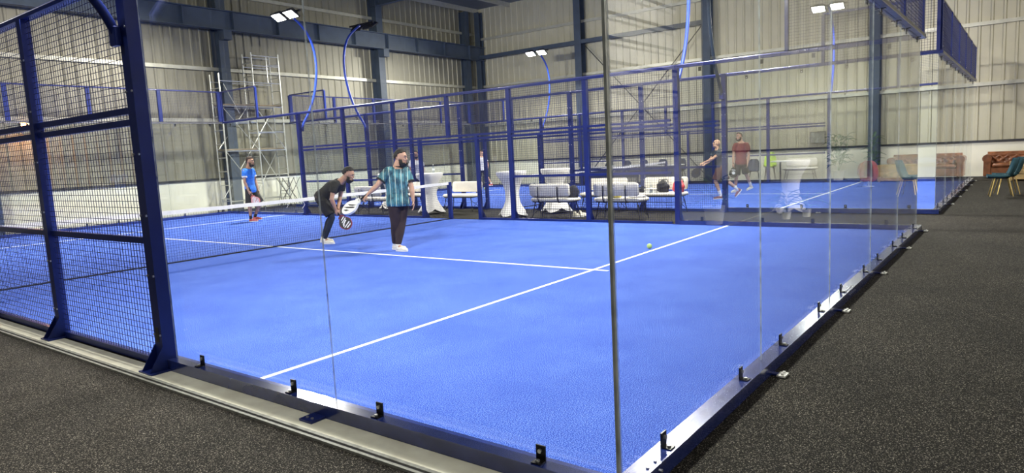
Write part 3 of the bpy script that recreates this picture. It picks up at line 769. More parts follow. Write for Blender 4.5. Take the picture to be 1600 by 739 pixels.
    for a_, t_, k_, fu in (('aR','tR','kR',feet_up[0]),('aL','tL','kL',feet_up[1])):
        if sock: MB().chain([(J[a_]-V((0,0,.02)),.040),(lerp(J[a_],J[k_],.2),.041),(lerp(J[a_],J[k_],sock_len/.4),.046)], 14).build('sock', sock, root, smooth=True)
        if shoes: shoe(root, J[a_]-V(fu)*.012, J[t_], shoes, up_=fu)
    return root

def racket(label, xy, grip, tip, nrm, face_m, rim_m, mark_m=None, mark='crack', group=None):
    """padel racket in the person's local axes: grip end, head tip, face normal"""
    r = thing('padel_racket', label, 'racket', (xy[0],xy[1],0), VIEWROT, group)
    g, t = V(grip), V(tip); d = (t-g).normalized(); n = V(nrm); n = (n-d*n.dot(d)).normalized(); s_ = d.cross(n).normalized(); L = (t-g).length; k = L/.455
    hc = g+d*(L-.15*k)
    def outline(sc, N=36):
        P = []
        for i in range(N):
            a = 2*PI*i/N; y = math.cos(a)*.148*k*sc; x = math.sin(a)*.128*k*sc
            if y < 0: x *= 1-.52*(abs(y)/(.148*k))**1.5
            P.append((x, y))
        return P
    MB().prism(outline(1), hc-n*.019, s_, d, n, .038).build('rim', rim_m, r, auto=50)
    fc = MB().prism(outline(.90), hc-n*.0205, s_, d, n, .041).build('face', face_m, r, auto=50)
    hb = MB() if mark != 'crack' else None
    for i in range(-3,4) if hb else ():
        for j in range(-3,4):
            if i*i+j*j <= 10:
                c = hc+s_*i*.026*k+d*j*.028*k; hb.cyl(c-n*.0212, c+n*.0212, .0055*k, 8)
    if hb: hb.build('holes', M['black_metal'], fc)['kind'] = 'stuff'
    for sg in (-1,1):
        MB().beam(g+d*.13*k, hc-d*.125*k+s_*sg*.065*k, .02, .03, up=n).build('throat', rim_m, r)
    MB().chain([(g+d*.0,.016),(g+d*.05,.0155),(g+d*.14*k,.016)], 10).build('grip', M['black_metal'], r, smooth=True)
    mm = mark_m or M['black_metal']
    for sg in (-1,1):
        o = hc+n*(sg*.0215)-n*(.0008)
        if mark == 'crack':
            polys = [[(-.075,-.045),(-.03,-.02),(.03,.03),(.085,.075),(.02,.05),(-.03,.012),(-.07,-.02)],[(-.06,-.08),(.01,-.035),(.07,.005),(.03,.002),(-.02,-.03)],[(-.05,.04),(.0,.06),(.04,.10),(-.02,.085)]]
        elif mark == 'slash':
            polys = [[(-.075,.055),(.03,.085),(.02,.105),(-.06,.08)],[(-.07,.012),(.06,.062),(.065,.08),(-.07,.035)],[(-.03,-.045),(.05,.0),(.07,.05),(.045,.045),(.02,.01),(-.04,-.02)],[(-.055,-.075),(.045,-.035),(.05,-.018),(-.05,-.055)],[(-.04,-.11),(.03,-.08),(.035,-.06),(-.04,-.09)]]
        else:
            polys = [[(.045*math.cos(a),.045*math.sin(a)) for a in [2*PI*i/16 for i in range(16)]],[(-.05,-.09),(.05,-.09),(.05,-.07),(-.05,-.07)]]
        for p_ in polys:
            MB().prism([(x*k*1.12,y*k*1.12) for x,y in p_], o, s_, d, n, .0016).build('face_mark', mm, fc)
    return r

RD = (1,0,0)
# man in the striped teal jersey
P2 = (5.44,7.18)
person('person', 'bearded person in teal striped jersey and long dark trousers, white racket held back low', P2,
  dict(head=(.185,0,1.565),neck=(.11,.0,1.425),sR=(-.045,-.13,1.345),eR=(-.215,-.22,1.125),wR=(-.375,-.26,.99),handR=(-.43,-.28,.93),sL=(.235,.14,1.33),eL=(.315,.08,1.05),wL=(.335,.02,.83),handL=(.34,.0,.73),
       hR=(.02,-.08,.84),hL=(.15,.06,.83),kR=(.02,-.04,.46),kL=(.11,.0,.48),aR=(-.035,.06,.105),aL=(.05,-.12,.10),tR=(.10,.02,.02),tL=(.20,-.22,.02)),
  face=(.93,-.30,-.06), chest=(.70,-.71,0), tone=(.47,.28,.20), vox=.0055, girth=1.22, hair=M['hair_black'], top=M['jersey'], top_long=.62, hem=-.16, pants=M['plum_pants'], pants_t=1.88, flare=.02,
  sock=M['sock'], sock_len=.1, shoes=M['shoe_white'], hand_curl=(1.0,.35), collar=True, head_s=1.13)
racket('white padel racket with dark jagged marks, held low behind the striped player', P2, (-.38,-.26,1.0), (-.78,-.36,.70), (-.28,-.62,.73), M['white_plastic'], M['white_plastic'], M['frame_dark'], 'crack')
# man bending
P1 = (5.68,9.40)
person('person', 'bearded person in black leaning forward with hands together over a red and black racket', P1,
  dict(head=(.55,-.02,1.30),neck=(.425,0,1.21),sR=(.30,-.18,1.13),eR=(.235,-.22,.86),wR=(.275,-.14,.655),handR=(.30,-.12,.58),sL=(.37,.17,1.14),eL=(.30,.17,.87),wL=(.29,.0,.66),handL=(.31,-.05,.60),
       hR=(-.02,-.10,.89),hL=(-.02,.10,.89),kR=(.19,-.13,.50),kL=(.10,.13,.49),aR=(.015,-.12,.10),aL=(-.09,.13,.105),tR=(.19,-.17,.02),tL=(.08,.13,.02)),
  face=(.93,-.12,-.34), chest=(.75,-.10,-.65), tone=(.45,.26,.18), vox=.0055, hair=M['hair_black'], top=M['black_shirt'], top_long=.55, hem=-.06, pants=M['black_shorts'], pants_t=.86, flare=.025,
  tights=M['leggings'], sock=None, shoes=M['shoe_white'], hand_curl=(1.0,1.0), head_s=1.13)
racket('black and red padel racket with white slashes, hanging from the leaning player', P1, (.275,-.12,.64), (.515,-.14,.275), (.15,-.95,.1), M['frame_dark'], mat('red_black_rim',(.22,.015,.025),.35,noise=(14,.8)), M['white_plastic'], 'slash')
# man in blue behind the net
P3 = (8.29,15.99)
person('person', 'bearded person in bright blue shirt standing beyond the net before the scaffold', P3,
  dict(head=(.07,0,1.68),neck=(.0,0,1.53),sR=(-.05,-.19,1.42),eR=(-.05,-.24,1.12),wR=(.03,-.22,.86),handR=(.07,-.22,.78),sL=(.03,.19,1.42),eL=(.08,.22,1.13),wL=(.15,.15,.88),
       hR=(-.01,-.09,.90),hL=(.02,.09,.90),kR=(-.02,-.10,.47),kL=(.20,.11,.50),aR=(-.04,-.08,.10),aL=(.0,.12,.13),tR=(.11,-.08,.02),tL=(.13,.12,.03)),
  face=(.97,-.2,.0), chest=(.95,-.3,0), tone=(.45,.26,.17), vox=.009, hair=M['hair_brown'], top=M['blue_shirt'], top_long=.55, hem=-.16, pants=M['black_shorts'], pants_t=.95, flare=.04,
  sock=M['sock_dark'], sock_len=.08, shoes=M['shoe_pink'], hand_curl=(1.0,.5), head_s=1.08, cuff=M['white_shirt'])
racket('pale pink padel racket hanging from the hand of the blue shirted player', P3, (.04,-.22,.84), (.27,-.24,.48), (.2,-.95,.1), mat('pink_racket',(.75,.45,.45),.4,noise=(20,.3)), M['shoe_pink'], M['white_plastic'], 'slash')
# runner
P4 = (15.91,5.33)
person('person', 'bald person in dark grey shirt running in the second court', P4,
  dict(head=(-.12,0,1.52),neck=(-.10,0,1.38),sR=(-.05,-.20,1.30),eR=(-.30,-.24,1.12),wR=(-.52,-.20,1.03),handR=(-.60,-.18,.99),sL=(-.10,.19,1.30),eL=(-.26,.16,1.06),wL=(-.49,.05,.93),
       hR=(-.06,-.10,.84),hL=(-.03,.10,.84),kR=(-.19,-.12,.49),kL=(.20,.10,.47),aR=(-.05,-.12,.11),aL=(.50,.12,.24),tR=(-.20,-.12,.02),tL=(.56,.12,.08)),
  face=(-.93,-.15,.20), chest=(-.97,-.15,0), tone=(.55,.33,.22), vox=.009, hair=None, beard=False, top=M['grey_shirt'], top_long=.55, pants=M['maroon_shorts'], pants_t=.88, flare=.04,
  sock=M['sock'], sock_len=.13, shoes=M['shoe_brown'], hand_curl=(1.0,.6), feet_up=((0,0,1),(-.75,0,.66)))
racket('dark padel racket held out by the running bald player', P4, (-.55,-.19,1.02), (-.80,-.10,.64), (.3,-.9,.1), M['frame_dark'], M['black_metal'], M['soil'], 'dot')
# red shirt
P5 = (18.49,5.65)
person('person', 'bearded person in maroon shirt and black shorts walking behind the running person', P5,
  dict(head=(-.05,0,1.70),neck=(.01,0,1.55),sR=(-.17,.02,1.44),eR=(-.22,.0,1.14),wR=(-.27,-.10,.89),sL=(.20,-.03,1.44),eL=(.24,-.02,1.12),wL=(.17,-.12,.88),
       hR=(-.08,.02,.88),hL=(.08,-.02,.88),kR=(-.16,-.06,.48),kL=(.19,.05,.52),aR=(-.17,.0,.10),aL=(.36,.15,.18),tR=(-.29,-.08,.02),tL=(.26,.10,.09)),
  face=(-.78,-.62,0), chest=(-.45,-.89,0), tone=(.45,.26,.18), vox=.009, hair=M['hair_brown'], top=M['maroon_shirt'], top_long=.6, pants=M['black_shorts'], pants_t=.85, flare=.04,
  sock=M['sock'], sock_len=.11, shoes=M['shoe_white'], hand_curl=(1.0,.4), feet_up=((0,0,1),(-.3,0,.95)))
racket('black padel racket with white round mark beside the maroon shirted player', P5, (-.26,-.12,.90), (-.31,-.2,.46), (.1,-.98,.1), M['frame_dark'], M['black_metal'], M['white_plastic'], 'dot')
# two light-shirted people far away
person('person', 'small distant person in white shirt and dark shorts striding near the hall corner', (22.24,19.04),
  dict(head=(.0,0,1.62),neck=(-.01,0,1.47),sR=(-.16,-.08,1.38),eR=(-.22,-.1,1.10),wR=(-.26,-.1,.86),sL=(.17,.08,1.36),eL=(.27,.1,1.08),wL=(.25,.0,.86),
       hR=(-.08,-.02,.84),hL=(.07,.02,.84),kR=(-.18,-.02,.46),kL=(.22,.02,.48),aR=(-.33,0,.11),aL=(.40,0,.16),tR=(-.43,-.05,.02),tL=(.30,.0,.05)),
  face=(-.7,-.7,0), chest=(-.5,-.86,0), tone=(.48,.29,.2), vox=.012, hair=M['hair_black'], beard=False, top=M['white_shirt'], top_long=.55, pants=M['navy_shorts'], pants_t=.8, sock=M['sock'], sock_len=.08, shoes=M['shoe_pink'])
person('person', 'distant person in white shirt partly hidden behind the striped player', (13.95,15.07),
  dict(head=(.0,0,1.66),neck=(.0,0,1.51),sR=(-.17,.0,1.42),eR=(-.22,-.02,1.13),wR=(-.2,-.12,.9),sL=(.18,.0,1.42),eL=(.23,-.02,1.13),wL=(.2,-.12,.9),
       hR=(-.08,.0,.88),hL=(.08,.0,.88),kR=(-.09,-.02,.48),kL=(.10,-.02,.48),aR=(-.1,0.02,.10),aL=(.11,0.02,.10),tR=(-.16,-.12,.02),tL=(.17,-.12,.02)),
  face=(.2,-.97,0), chest=(.1,-.99,0), tone=(.45,.27,.19), vox=.012, hair=M['hair_black'], beard=True, top=M['white_shirt'], top_long=.55, pants=M['navy_shorts'], pants_t=1.85, shoes=M['shoe_white'])

# ================================================================== SMALL THINGS
def ball(x, y, label, r=.033):
    o = MB().ell((0,0,0), (r,r,r), None, 20, 12).build('tennis_ball', M['ball'], None, smooth=True); o.location = (x,y,r); tag(o, label, 'ball')
    P = []
    for k in range(41):
        t = 2*PI*k/40; a = .44; p_ = V((math.cos(t)*(1-a*.3)-.0, math.sin(t)*.0+a*math.cos(2*t)*1.2, math.sin(t)))
        P.append(p_.normalized()*r*1.003)
    MB().tube(P, .0011, 4, False).build('seam', M['white_plastic'], o)
ball(6.90, 3.17, 'yellow green tennis ball by the service line of the near court', .040)
ball(20.6, 17.6, 'small tennis ball lying on the far court near the striding person', .05)

# benches
def make_bench():
    """two-seat bench, 1.22 m wide along local x, seat front towards local -y"""
    r = thing('cushioned_bench', 'b', 'bench')
    def pad(name, w_, d_, h_, m, N=7, rad=.16):
        R = []
        for k, (z, ins) in enumerate(((0,.03),(.012,.008),(h_*.5,0),(h_-.012,.008),(h_,.03))):
            ring = []
            for cx, cy, a0 in ((1,1,0),(-1,1,1),(-1,-1,2),(1,-1,3)):
                for q in range(N):
                    a = PI/2*(a0+q/(N-1)); rr = min(rad, d_/2-.01, w_/2-.01)
                    ring.append((cx*(w_/2-rr)+(rr-ins)*math.cos(a), cy*(d_/2-rr)+(rr-ins)*math.sin(a), z))
            R.append(ring)
        return MB().rings(R)
    s_ = pad('', 1.24, .50, .075, None, rad=.2); s_.v = [(x,y,z+.40) for x,y,z in s_.v]; s_.build('seat_cushion', M['cushion'], r, auto=50)
    b = pad('', 1.10, .30, .07, None, rad=.07); T = Matrix.Rotation(math.radians(82),3,'X')
    b.v = [tuple(T @ V(v)+V((0,.28,.66))) for v in b.v]; b.build('back_cushion', M['cushion'], r, auto=50)
    for x in (-.27,.27):
        MB().tube([(x,.12,.385),(x,.29,.385),(x,.325,.45),(x+.0,.335,.62),(x-.01,.345,.75)], .014, 8).build('back_support', M['black_metal'], r, smooth=True)
    mb = MB(); mb.beam((-.52,-.17,.388),(.52,-.17,.388),.03,.025); mb.beam((-.52,.17,.388),(.52,.17,.388),.03,.025); mb.beam((-.5,-.17,.388),(-.5,.17,.388),.03,.025); mb.beam((.5,-.17,.388),(.5,.17,.388),.03,.025)
    mb.build('seat_frame', M['black_metal'], r)
    for sx in (-1,1):
        for sy in (-1,1):
            l = MB(); l.cyl((sx*.46,sy*.16,.385),(sx*.54,sy*.21,0),.013,8,.010); l.build('leg', M['black_metal'], r)
        MB().cyl((sx*.47,-.16,.30),(sx*.53,.20,.06),.006,6).build('leg_brace', M['black_metal'], r); MB().cyl((sx*.47,.16,.30),(sx*.53,-.20,.06),.006,6).build('leg_brace', M['black_metal'], r)
    MB().cyl((-.5,.185,.22),(.5,.185,.22),.006,6).build('stretcher', M['black_metal'], r)
    return r
bench0 = make_bench(); first = [True]
def bench(x, y, rz, label):
    o = bench0 if first[0] else copy_tree(bench0); first[0] = False
    o.location = (x,y,0); o.rotation_euler = (0,0,rz); o['label'] = label; o['group'] = 'white cushioned benches between the courts'
E_ = PI/2
# facing +x (away from the camera): local -y must map to +x, i.e. rz = +90 deg
bench(10.68, 7.35, PI/2, 'white cushioned bench seen from behind with a dark jacket over its end')
bench(10.72, 5.66, PI/2, 'white cushioned bench seen from behind with a yellow bag on its seat')
bench(12.22, 4.98+.42, -PI/2, 'white cushioned bench facing the viewer that carries the pink and black bags')
bench(12.22, 6.95, -PI/2, 'white cushioned bench facing the viewer just behind the bench with the yellow bag')
bench(10.75, 13.65, PI/2, 'white cushioned bench behind the leaning and the striped players')
bench(12.2, 13.3, -PI/2, 'farther white bench partly hidden behind the striped player')
bench(11.95, 11.35, -PI/2, 'cream bench just behind the blue net post')
bench(24.3, 5.38, PI/2+PI, 'small distant white bench along the right hall wall beside the lime chair')

def lump(name, m, c, r, label=None, cat=None, parent=None, seed=1, rz=0):
    rnd = random.Random(seed); mb = MB(); mb.ell((0,0,0), r, None, 20, 12); ph = [rnd.uniform(0,6) for _ in range(6)]
    vs = []
    for x,y,z in mb.v:
        d = V((x/r[0],y/r[1],z/r[2])); k = 1+.10*math.sin(4*d.x+ph[0])+.09*math.sin(5*d.y+ph[1])+.07*math.sin(7*d.z+ph[2]+3*d.x)
        z2 = max(z*k, -r[2]*.72); vs.append((x*k,y*k,z2+r[2]*.72))
    mb.v = vs; o = mb.build(name, m, parent, smooth=True)
    if parent is None: o.location = c; o.rotation_euler = (0,0,rz); tag(o, label, cat)
    return o
def bag(m, c, r, label, seed, rz=0):
    t = thing('sports_bag', label, 'bag', c, rz)
    lump('bag_body', m, None, r, parent=t, seed=seed)
    for s_ in (-1,1):
        MB().tube([(-r[0]*.5, s_*r[1]*.5, r[2]*1.5),(-r[0]*.3,s_*r[1]*.55,r[2]*1.95),(r[0]*.3,s_*r[1]*.55,r[2]*1.95),(r[0]*.5,s_*r[1]*.5,r[2]*1.5)], .01, 6).build('strap', M['black_metal'], t, smooth=True)
    MB().tube([(-r[0]*.85,0,r[2]*1.2),(0,0,r[2]*1.72),(r[0]*.85,0,r[2]*1.2)], .006, 6).build('zip', M['bolt'], t, smooth=True)
    return t
SZ = .477
bag(M['bag_red'], (12.16,4.94,SZ), (.17,.13,.15), 'pink red sports bag at the end of the bench facing the viewer', 3, .9)
bag(M['bag_black'], (12.17,5.33,SZ), (.18,.13,.15), 'black sports bag beside the pink red bag on the bench', 4, 1.3)
bag(M['bag_black'], (12.15,5.86,SZ), (.12,.08,.065), 'small black pouch on the bench, left end of its row of bags', 5, 1.5)
t = thing('shoe_box', 'pale box between the bags on the bench', 'box', (12.12,5.62,SZ), PI/2-.1)
MB().cbox((-.13,-.08,0),(.13,.08,.075),.004).build('box_base', M['white_plastic'], t); MB().cbox((-.135,-.085,.06),(.135,.085,.09),.004).build('lid', M['cushion'], t)
bag(M['yellow'], (10.66,5.78,SZ), (.17,.11,.075), 'yellow and black bag on the bench seat', 6, 1.4)
lump('towel', M['white_shirt'], (10.68,5.28,SZ), (.13,.2,.035), 'crumpled white towel at the end of the yellow bag bench', 'towel', seed=8)
jk = MB(); jk.ell((0,0,.0),(.10,.24,.10)); 
t = thing('jacket', 'dark jacket draped over the end of the bench seen from behind', 'jacket', (10.70,6.88,SZ), 0)
lump('jacket_body', M['bag_black'], None, (.13,.17,.16), parent=t, seed=11); MB().chain([((.02,.1,.05),.05),((-.0,.5,.035),.035),((.0,.85,.03),.028)],10).build('sleeve', M['bag_black'], t, smooth=True)
def bottle(c, label):
    t = thing('water_bottle', label, 'bottle', c)
    MB().lathe([(.030,0),(.034,.01),(.034,.14),(.028,.17),(.013,.20),(.013,.215)], n=14).build('bottle_body', M['bottle'], t, auto=40)
    MB().lathe([(.0346,.06),(.0346,.12)], n=14).build('label_band', M['label'], t, smooth=True); MB().lathe([(.015,.21),(.015,.232)], n=12).build('cap', M['white_plastic'], t)
bottle((12.0,5.56,SZ), 'clear water bottle standing by the pale box on the bench')
t = thing('racket_bag', 'long flat black racket bag along the seat of the bench seen from behind', 'bag', (10.66,7.60,SZ), 0)
lump('bag_body', M['bag_black'], None, (.14,.36,.035), parent=t, seed=21); MB().tube([(0,-.2,.05),(-.05,0,.10),(0,.2,.05)],.012,6).build('strap', M['black_metal'], t, smooth=True)
# pair of shoes on the floor
for i,(dx,lab) in enumerate(((0,'cream sports shoe on the floor beside the bench end'),(.15,'second cream sports shoe, just behind the first on the floor'))):
    t = thing('sports_shoe', lab, 'shoe', (10.98+dx,6.93-.05*i,0), 0); t.rotation_euler = (0,0,-1.1)
    shoe(t, (-.08,0,.085), (.12,0,.02), M['shoe_white'], 'shoe_upper')

# cocktail tables in stretch covers
def cover_mesh():
    R = []; N = 48
    for z, rad, sq in ((1.115,.02,0),(1.115,.36,0),(1.105,.375,0),(1.085,.375,0),(1.02,.36,0),(.92,.29,.1),(.80,.225,.15),(.66,.185,.2),(.52,.175,.3),(.38,.20,.5),(.25,.26,.75),(.12,.335,.95),(.04,.39,1)):
        ring = []
        for k in range(N):
            a = 2*PI*k/N; c = abs(math.cos(2*a)); sqr = 1/(abs(math.cos(a))+abs(math.sin(a))); f = (1-sq)+sq*(sqr*1.12)
            zz = z if sq < .7 else z+(sq-.6)*.26*(1-abs(math.cos(2*a))**.8)
            ring.append((rad*f*math.cos(a), rad*f*math.sin(a), zz))
        R.append(ring)
    mb = MB(); mb.rings(R, cap=False); mb.add([(0.02*math.cos(2*PI*k/N),.02*math.sin(2*PI*k/N),1.115) for k in range(N)], [tuple(range(N))])
    return mb
ctab = thing('cocktail_table', 'x', 'table'); o = cover_mesh().build('stretch_cover', M['cloth'], ctab, auto=50)
MB().cyl((0,0,1.085),(0,0,1.108),.35,32).build('table_top', M['white_plastic'], ctab); MB().cyl((0,0,.06),(0,0,1.085),.03,12).build('column', M['black_metal'], ctab)
for k in range(4):
    a = PI/2*k; MB().cyl((0,0,.10),(.37*math.cos(a),.37*math.sin(a),.012),.014,8).build('leg', M['black_metal'], ctab)
first_t = [True]
def cocktail(x, y, rz, label):
    o = ctab if first_t[0] else copy_tree(ctab); first_t[0] = False
    o.location = (x,y,0); o.rotation_euler = (0,0,rz); o['label'] = label; o['group'] = 'cocktail tables in white stretch covers'
cocktail(11.10,11.75, .30, 'white covered cocktail table with a water bottle, just left of the net post')
cocktail(10.70,8.62, .05, 'white covered cocktail table inside the open court door')
cocktail(11.85,8.10, .2, 'white covered cocktail table behind the bench with the dark jacket')
cocktail(12.1,13.0-1.9+3.3, .4, 'farthest white covered cocktail table, behind the striped player')
cocktail(12.3,-2.55, .3, 'white covered cocktail table out on the black floor, seen mirrored in the glass')
bottle((11.2,11.68,1.117), 'clear water bottle on the cocktail table by the net post')

# folding bistro table by the scaffold
t = thing('folding_table', 'tall white folding table with crossed thin legs beside the scaffold', 'table', (12.62,20.40,0), .0)
MB().cbox((-.50,-.22,1.07),(.50,.22,1.10),.006).build('table_top', M['white_plastic'], t)
for y in (-.18,.18):
    for s_ in (-1,1):
        MB().cyl((s_*.38,y,1.07),(-s_*.36,y,0),.013,6).build('leg', M['black_metal'], t); MB().cyl((s_*.10,y,1.07),(s_*.42,y,0),.010,6).build('leg', M['black_metal'], t)
for z in (.3,.6): MB().cyl((-.3+z*.15,-.18,z),(-.3+z*.15,.18,z),.008,6).build('crossbar', M['black_metal'], t)
MB().cyl((-.26,-.18,.18),(.26,-.18,.18),.008,6).build('crossbar', M['black_metal'], t)

# scaffold tower
def scaffold(label):
    xs = (10.45,11.75,12.85); y0, y1 = 20.72, 21.28
    r = thing('scaffold_tower', label, 'scaffold', (10.45,y0,0), 0, None, True)
    H = (4.75,5.55,5.55)
    for i, x in enumerate(xs):
        for y in (y0,y1):
            MB().cyl((x,y,.06),(x,y,H[i]),.026,8).build('upright', M['alu'], r); MB().cyl((x,y,0),(x,y,.08),.045,10).build('castor', M['black_metal'], r)
        k = .45
        while k < H[i]-.1: MB().cyl((x,y0,k),(x,y1,k),.018,6).build('rung', M['alu'], r); k += .475
    for i in (0,1):
        for y in (y0,y1):
            for z in ((.35,2.1,3.1,3.65,4.5) if i == 0 else (.35,1.2,2.1,2.75,3.65,4.5,5.1,5.45)):
                MB().cyl((xs[i],y,z),(xs[i+1],y,z),.018,6).build('ledger', M['alu'], r)
    for a,b,i in ((.35,2.1,0),(2.1,3.65,0),(.35,2.1,1),(2.1,3.65,1)):
        MB().cyl((xs[i],y1,a),(xs[i+1],y1,b),.014,6).build('brace', M['alu'], r); MB().cyl((xs[i+1],y0,a),(xs[i],y0,b),.014,6).build('brace', M['alu'], r)
    MB().cyl((10.6,y0,4.4),(11.1,y0,3.4),.014,6).build('brace', M['alu'], r)
    MB().cyl((12.35,y0,4.5),(12.35,y0,5.45),.016,6).build('ladder_stile', M['alu'], r)
    for z in (4.85,5.15): MB().cyl((12.35,y0,z),(12.85,y0,z),.012,6).build('ladder_rung', M['alu'], r)
    for z in (2.13,3.68):
        for i in (0,1):
            for q in range(2): MB().cbox((xs[i]+.03,y0+.03+q*.26,z),(xs[i+1]-.03,y0+.03+q*.26+.25,z+.045),.004).build('deck_board', M['deck'], r)
scaffold('tall aluminium scaffold tower with wooden decks against the wall')

# shell chairs with slim legs
def chair_tree(shell_m, leg_m):
    r = thing('shell_chair', 'c', 'chair')
    # seat faces local -x, back at +x ; curved shell swept front to back
    prof = [(-.27,.455,.19),(-.22,.445,.22),(-.10,.435,.235),(.03,.43,.235),(.13,.445,.23),(.20,.50,.22),(.245,.60,.215),(.28,.72,.20),(.305,.82,.16),(.315,.87,.10)]
    def surf(off):
        R = []
        for i,(x,z,w_) in enumerate(prof):
            row = []
            for k in range(9):
                t = -1+2*k/8; lift = .05*abs(t)**2.2 if x < .18 else 0; fwd_ = -.10*abs(t)**2 if x >= .18 else 0
                nx, nz = (0,1) if i < 4 else ((-.6,.8) if i < 6 else (-1,.15))
                row.append((x+fwd_+nx*off, t*w_, z+lift+nz*off))
            R.append(row)
        return R
    A, B = surf(0), surf(-.032); mb = MB(); n = 9
    vs = [p_ for row in A for p_ in row]+[p_ for row in B for p_ in row]; m_ = len(A)*n; fs = []
    for i in range(len(A)-1):
        for k in range(n-1):
            a,b,c,d = i*n+k, i*n+k+1, (i+1)*n+k+1, (i+1)*n+k; fs += [(a,b,c,d),(m_+d,m_+c,m_+b,m_+a)]
        for k in (0,n-1): fs.append((i*n+k,(i+1)*n+k,m_+(i+1)*n+k,m_+i*n+k))
    for i in (0,len(A)-1):
        for k in range(n-1): fs.append((i*n+k,i*n+k+1,m_+i*n+k+1,m_+i*n+k))
    split = 5
    mb.add(vs, fs); mb.build('seat_shell', shell_m, r, auto=50)
    for sx in (-1,1):
        for sy in (-1,1): MB().cyl((sx*.13,sy*.13,.42),(sx*.22,sy*.20,0),.014,8,.009).build('leg', leg_m, r)
    MB().beam((-.13,0,.41),(.13,0,.41),.28,.012).build('seat_bracket', M['black_metal'], r)
    return r
def place_chair(o, x, y, rz, label, group=None):
    o.location = (x,y,0); o.rotation_euler = (0,0,rz); o['label'] = label
    if group: o['group'] = group
teal = chair_tree(M['teal'], M['gold'])
place_chair(teal, 16.85,-.92, -1.45, 'nearer teal velvet chair with brass legs beside the second court corner')
place_chair(copy_tree(teal), 17.45,-1.02, -1.35, 'teal velvet chair just behind the nearer one, its back overlapping it')
dark = chair_tree(M['chair_dark'], M['black_metal'])
place_chair(dark, 23.35,6.78, .35, 'dark blue chair by the right hall wall, seen through a mesh post')
for i,(x,y,rz,lab) in enumerate(((24.2,13.5,-.1,'dark chair behind the long white table, farthest along it'),(24.2,12.6,.1,'dark chair behind the long white table, second along it'),(24.2,11.8,0,'dark chair behind the middle of the white table'),
        (24.2,10.9,.1,'dark chair behind the short white table'),(24.2,10.1,-.1,'dark chair behind the short white table, at its end'))):
    q_ = copy_tree(dark); q_.scale = (1,1,1.12); place_chair(q_, x, y, rz, lab, 'dark chairs at the white tables')
lime = chair_tree(M['lime'], M['black_metal']); place_chair(lime, 24.2,6.45, .2, 'lime green chair by the right hall wall'); lime.scale = (1,1,1.25)

# long white tables by the right wall
def long_table(x, y, L, label, sign=None):
    t = thing('long_table', label, 'table', (x,y,0), 0, 'long white tables by the right hall wall')
    MB().cbox((-.35,-L/2,.72),(.35,L/2,.76),.006).build('table_top', M['white_plastic'], t)
    MB().box((-.345,-L/2+.02,.28),(-.33,L/2-.02,.72)).build('front_panel', M['chair_dark'], t)
    for sx in (-.3,.3):
        for sy in (-1,1): MB().cyl((sx,sy*(L/2-.08),0),(sx,sy*(L/2-.08),.72),.02,8).build('leg', M['black_metal'], t)
    return t
long_table(23.55, 12.9, 2.9, 'long white table with dark front panel under three dark chairs')
long_table(23.55, 10.5, 1.5, 'short white table with dark front panel near the brace rods')
for i,(y,w_) in enumerate(((11.75,.45),(12.9,.3))):
    o = MB().cbox((23.4,y-w_/2,.762),(23.6,y+w_/2,.80),.004).build('paper_stack', M['label']); tag(o, ['stack of pale papers on the near end of the long white table','smaller pale stack in the middle of the long white table'][i], 'papers')
# round bar table with white top, near the lime chair
t = thing('round_table', 'small round white table between the lime chair and the far bench', 'table', (23.6,5.9,0))
MB().cyl((0,0,.73),(0,0,.76),.40,28).build('table_top', M['white_plastic'], t); MB().cyl((0,0,.02),(0,0,.73),.03,12).build('column', M['black_metal'], t); MB().cyl((0,0,0),(0,0,.02),.24,24).build('base', M['black_metal'], t)

# chesterfield sofa along the right wall
t = thing('leather_sofa', 'tufted tan leather sofa with rolled arms by the right hall wall', 'sofa', (24.25,-1.35,0), -PI/2)   # local x along the wall, local -y to the room
W_ = 2.2
MB().cbox((-W_/2+.1,-.42,.08),(W_/2-.1,.36,.34),.02).build('base_frame', M['leather'], t)
for sx in (-1,1):
    a = MB(); a.cbox((sx*(W_/2-.12)-.10,-.44,.06),(sx*(W_/2-.12)+.10,.40,.58),.02); a.build('arm_panel', M['leather'], t)
    MB().cyl((sx*(W_/2-.11),-.47,.62),(sx*(W_/2-.11),.40,.62),.125,18).build('arm_roll', M['leather'], t, auto=60)
    MB().cyl((sx*(W_/2-.11),-.475,.62),(sx*(W_/2-.11),-.468,.62),.085,16).build('arm_scroll', M['leather'], t)
for k in range(3):
    x0 = -W_/2+.24+k*.575; o = MB().cbox((x0,-.46,.34),(x0+.565,.22,.47),.035); o.build('seat_cushion', M['leather'], t, auto=60)
# tufted back: one grid with dimples
def tufted(w_, h_, nu_, nv_):
    mb = MB(); NU, NV = nu_*8, nv_*8; vs = []
    for j in range(NV+1):
        for i in range(NU+1):
            u_, v_ = i/NU, j/NV; a = u_*nu_; b_ = v_*nv_; d1 = math.hypot((a-round(a)), (b_-round(b_))*.9) ; a2 = a-.5; b2 = b_-.5; d2 = math.hypot(a2-round(a2),(b2-round(b2))*.9)
            d = min(d1,d2); vs.append((-w_/2+w_*u_, .22-.10*min(1,(d/.45))**.6*1.0+.06*v_, .42+h_*v_))
    fs = [(j*(NU+1)+i,j*(NU+1)+i+1,(j+1)*(NU+1)+i+1,(j+1)*(NU+1)+i) for j in range(NV) for i in range(NU)]
    return mb.add(vs, fs)
tufted(W_-.36,.36,8,2).build('tufted_back', M['leather'], t, smooth=True)
MB().cyl((-W_/2+.1,.28,.72),(W_/2-.1,.28,.72),.10,18).build('back_roll', M['leather'], t, auto=60)
MB().box((-W_/2+.1,.24,.08),(W_/2-.1,.38,.70)).build('back_panel', M['leather'], t)
bt = MB()
for i in range(9):
    for j in range(2): bt.ell((-(W_-.36)/2+(W_-.36)*(i+.5*j)/8,.215+.04*j,.51+.18*j),(.016,.012,.016),None,8,5)
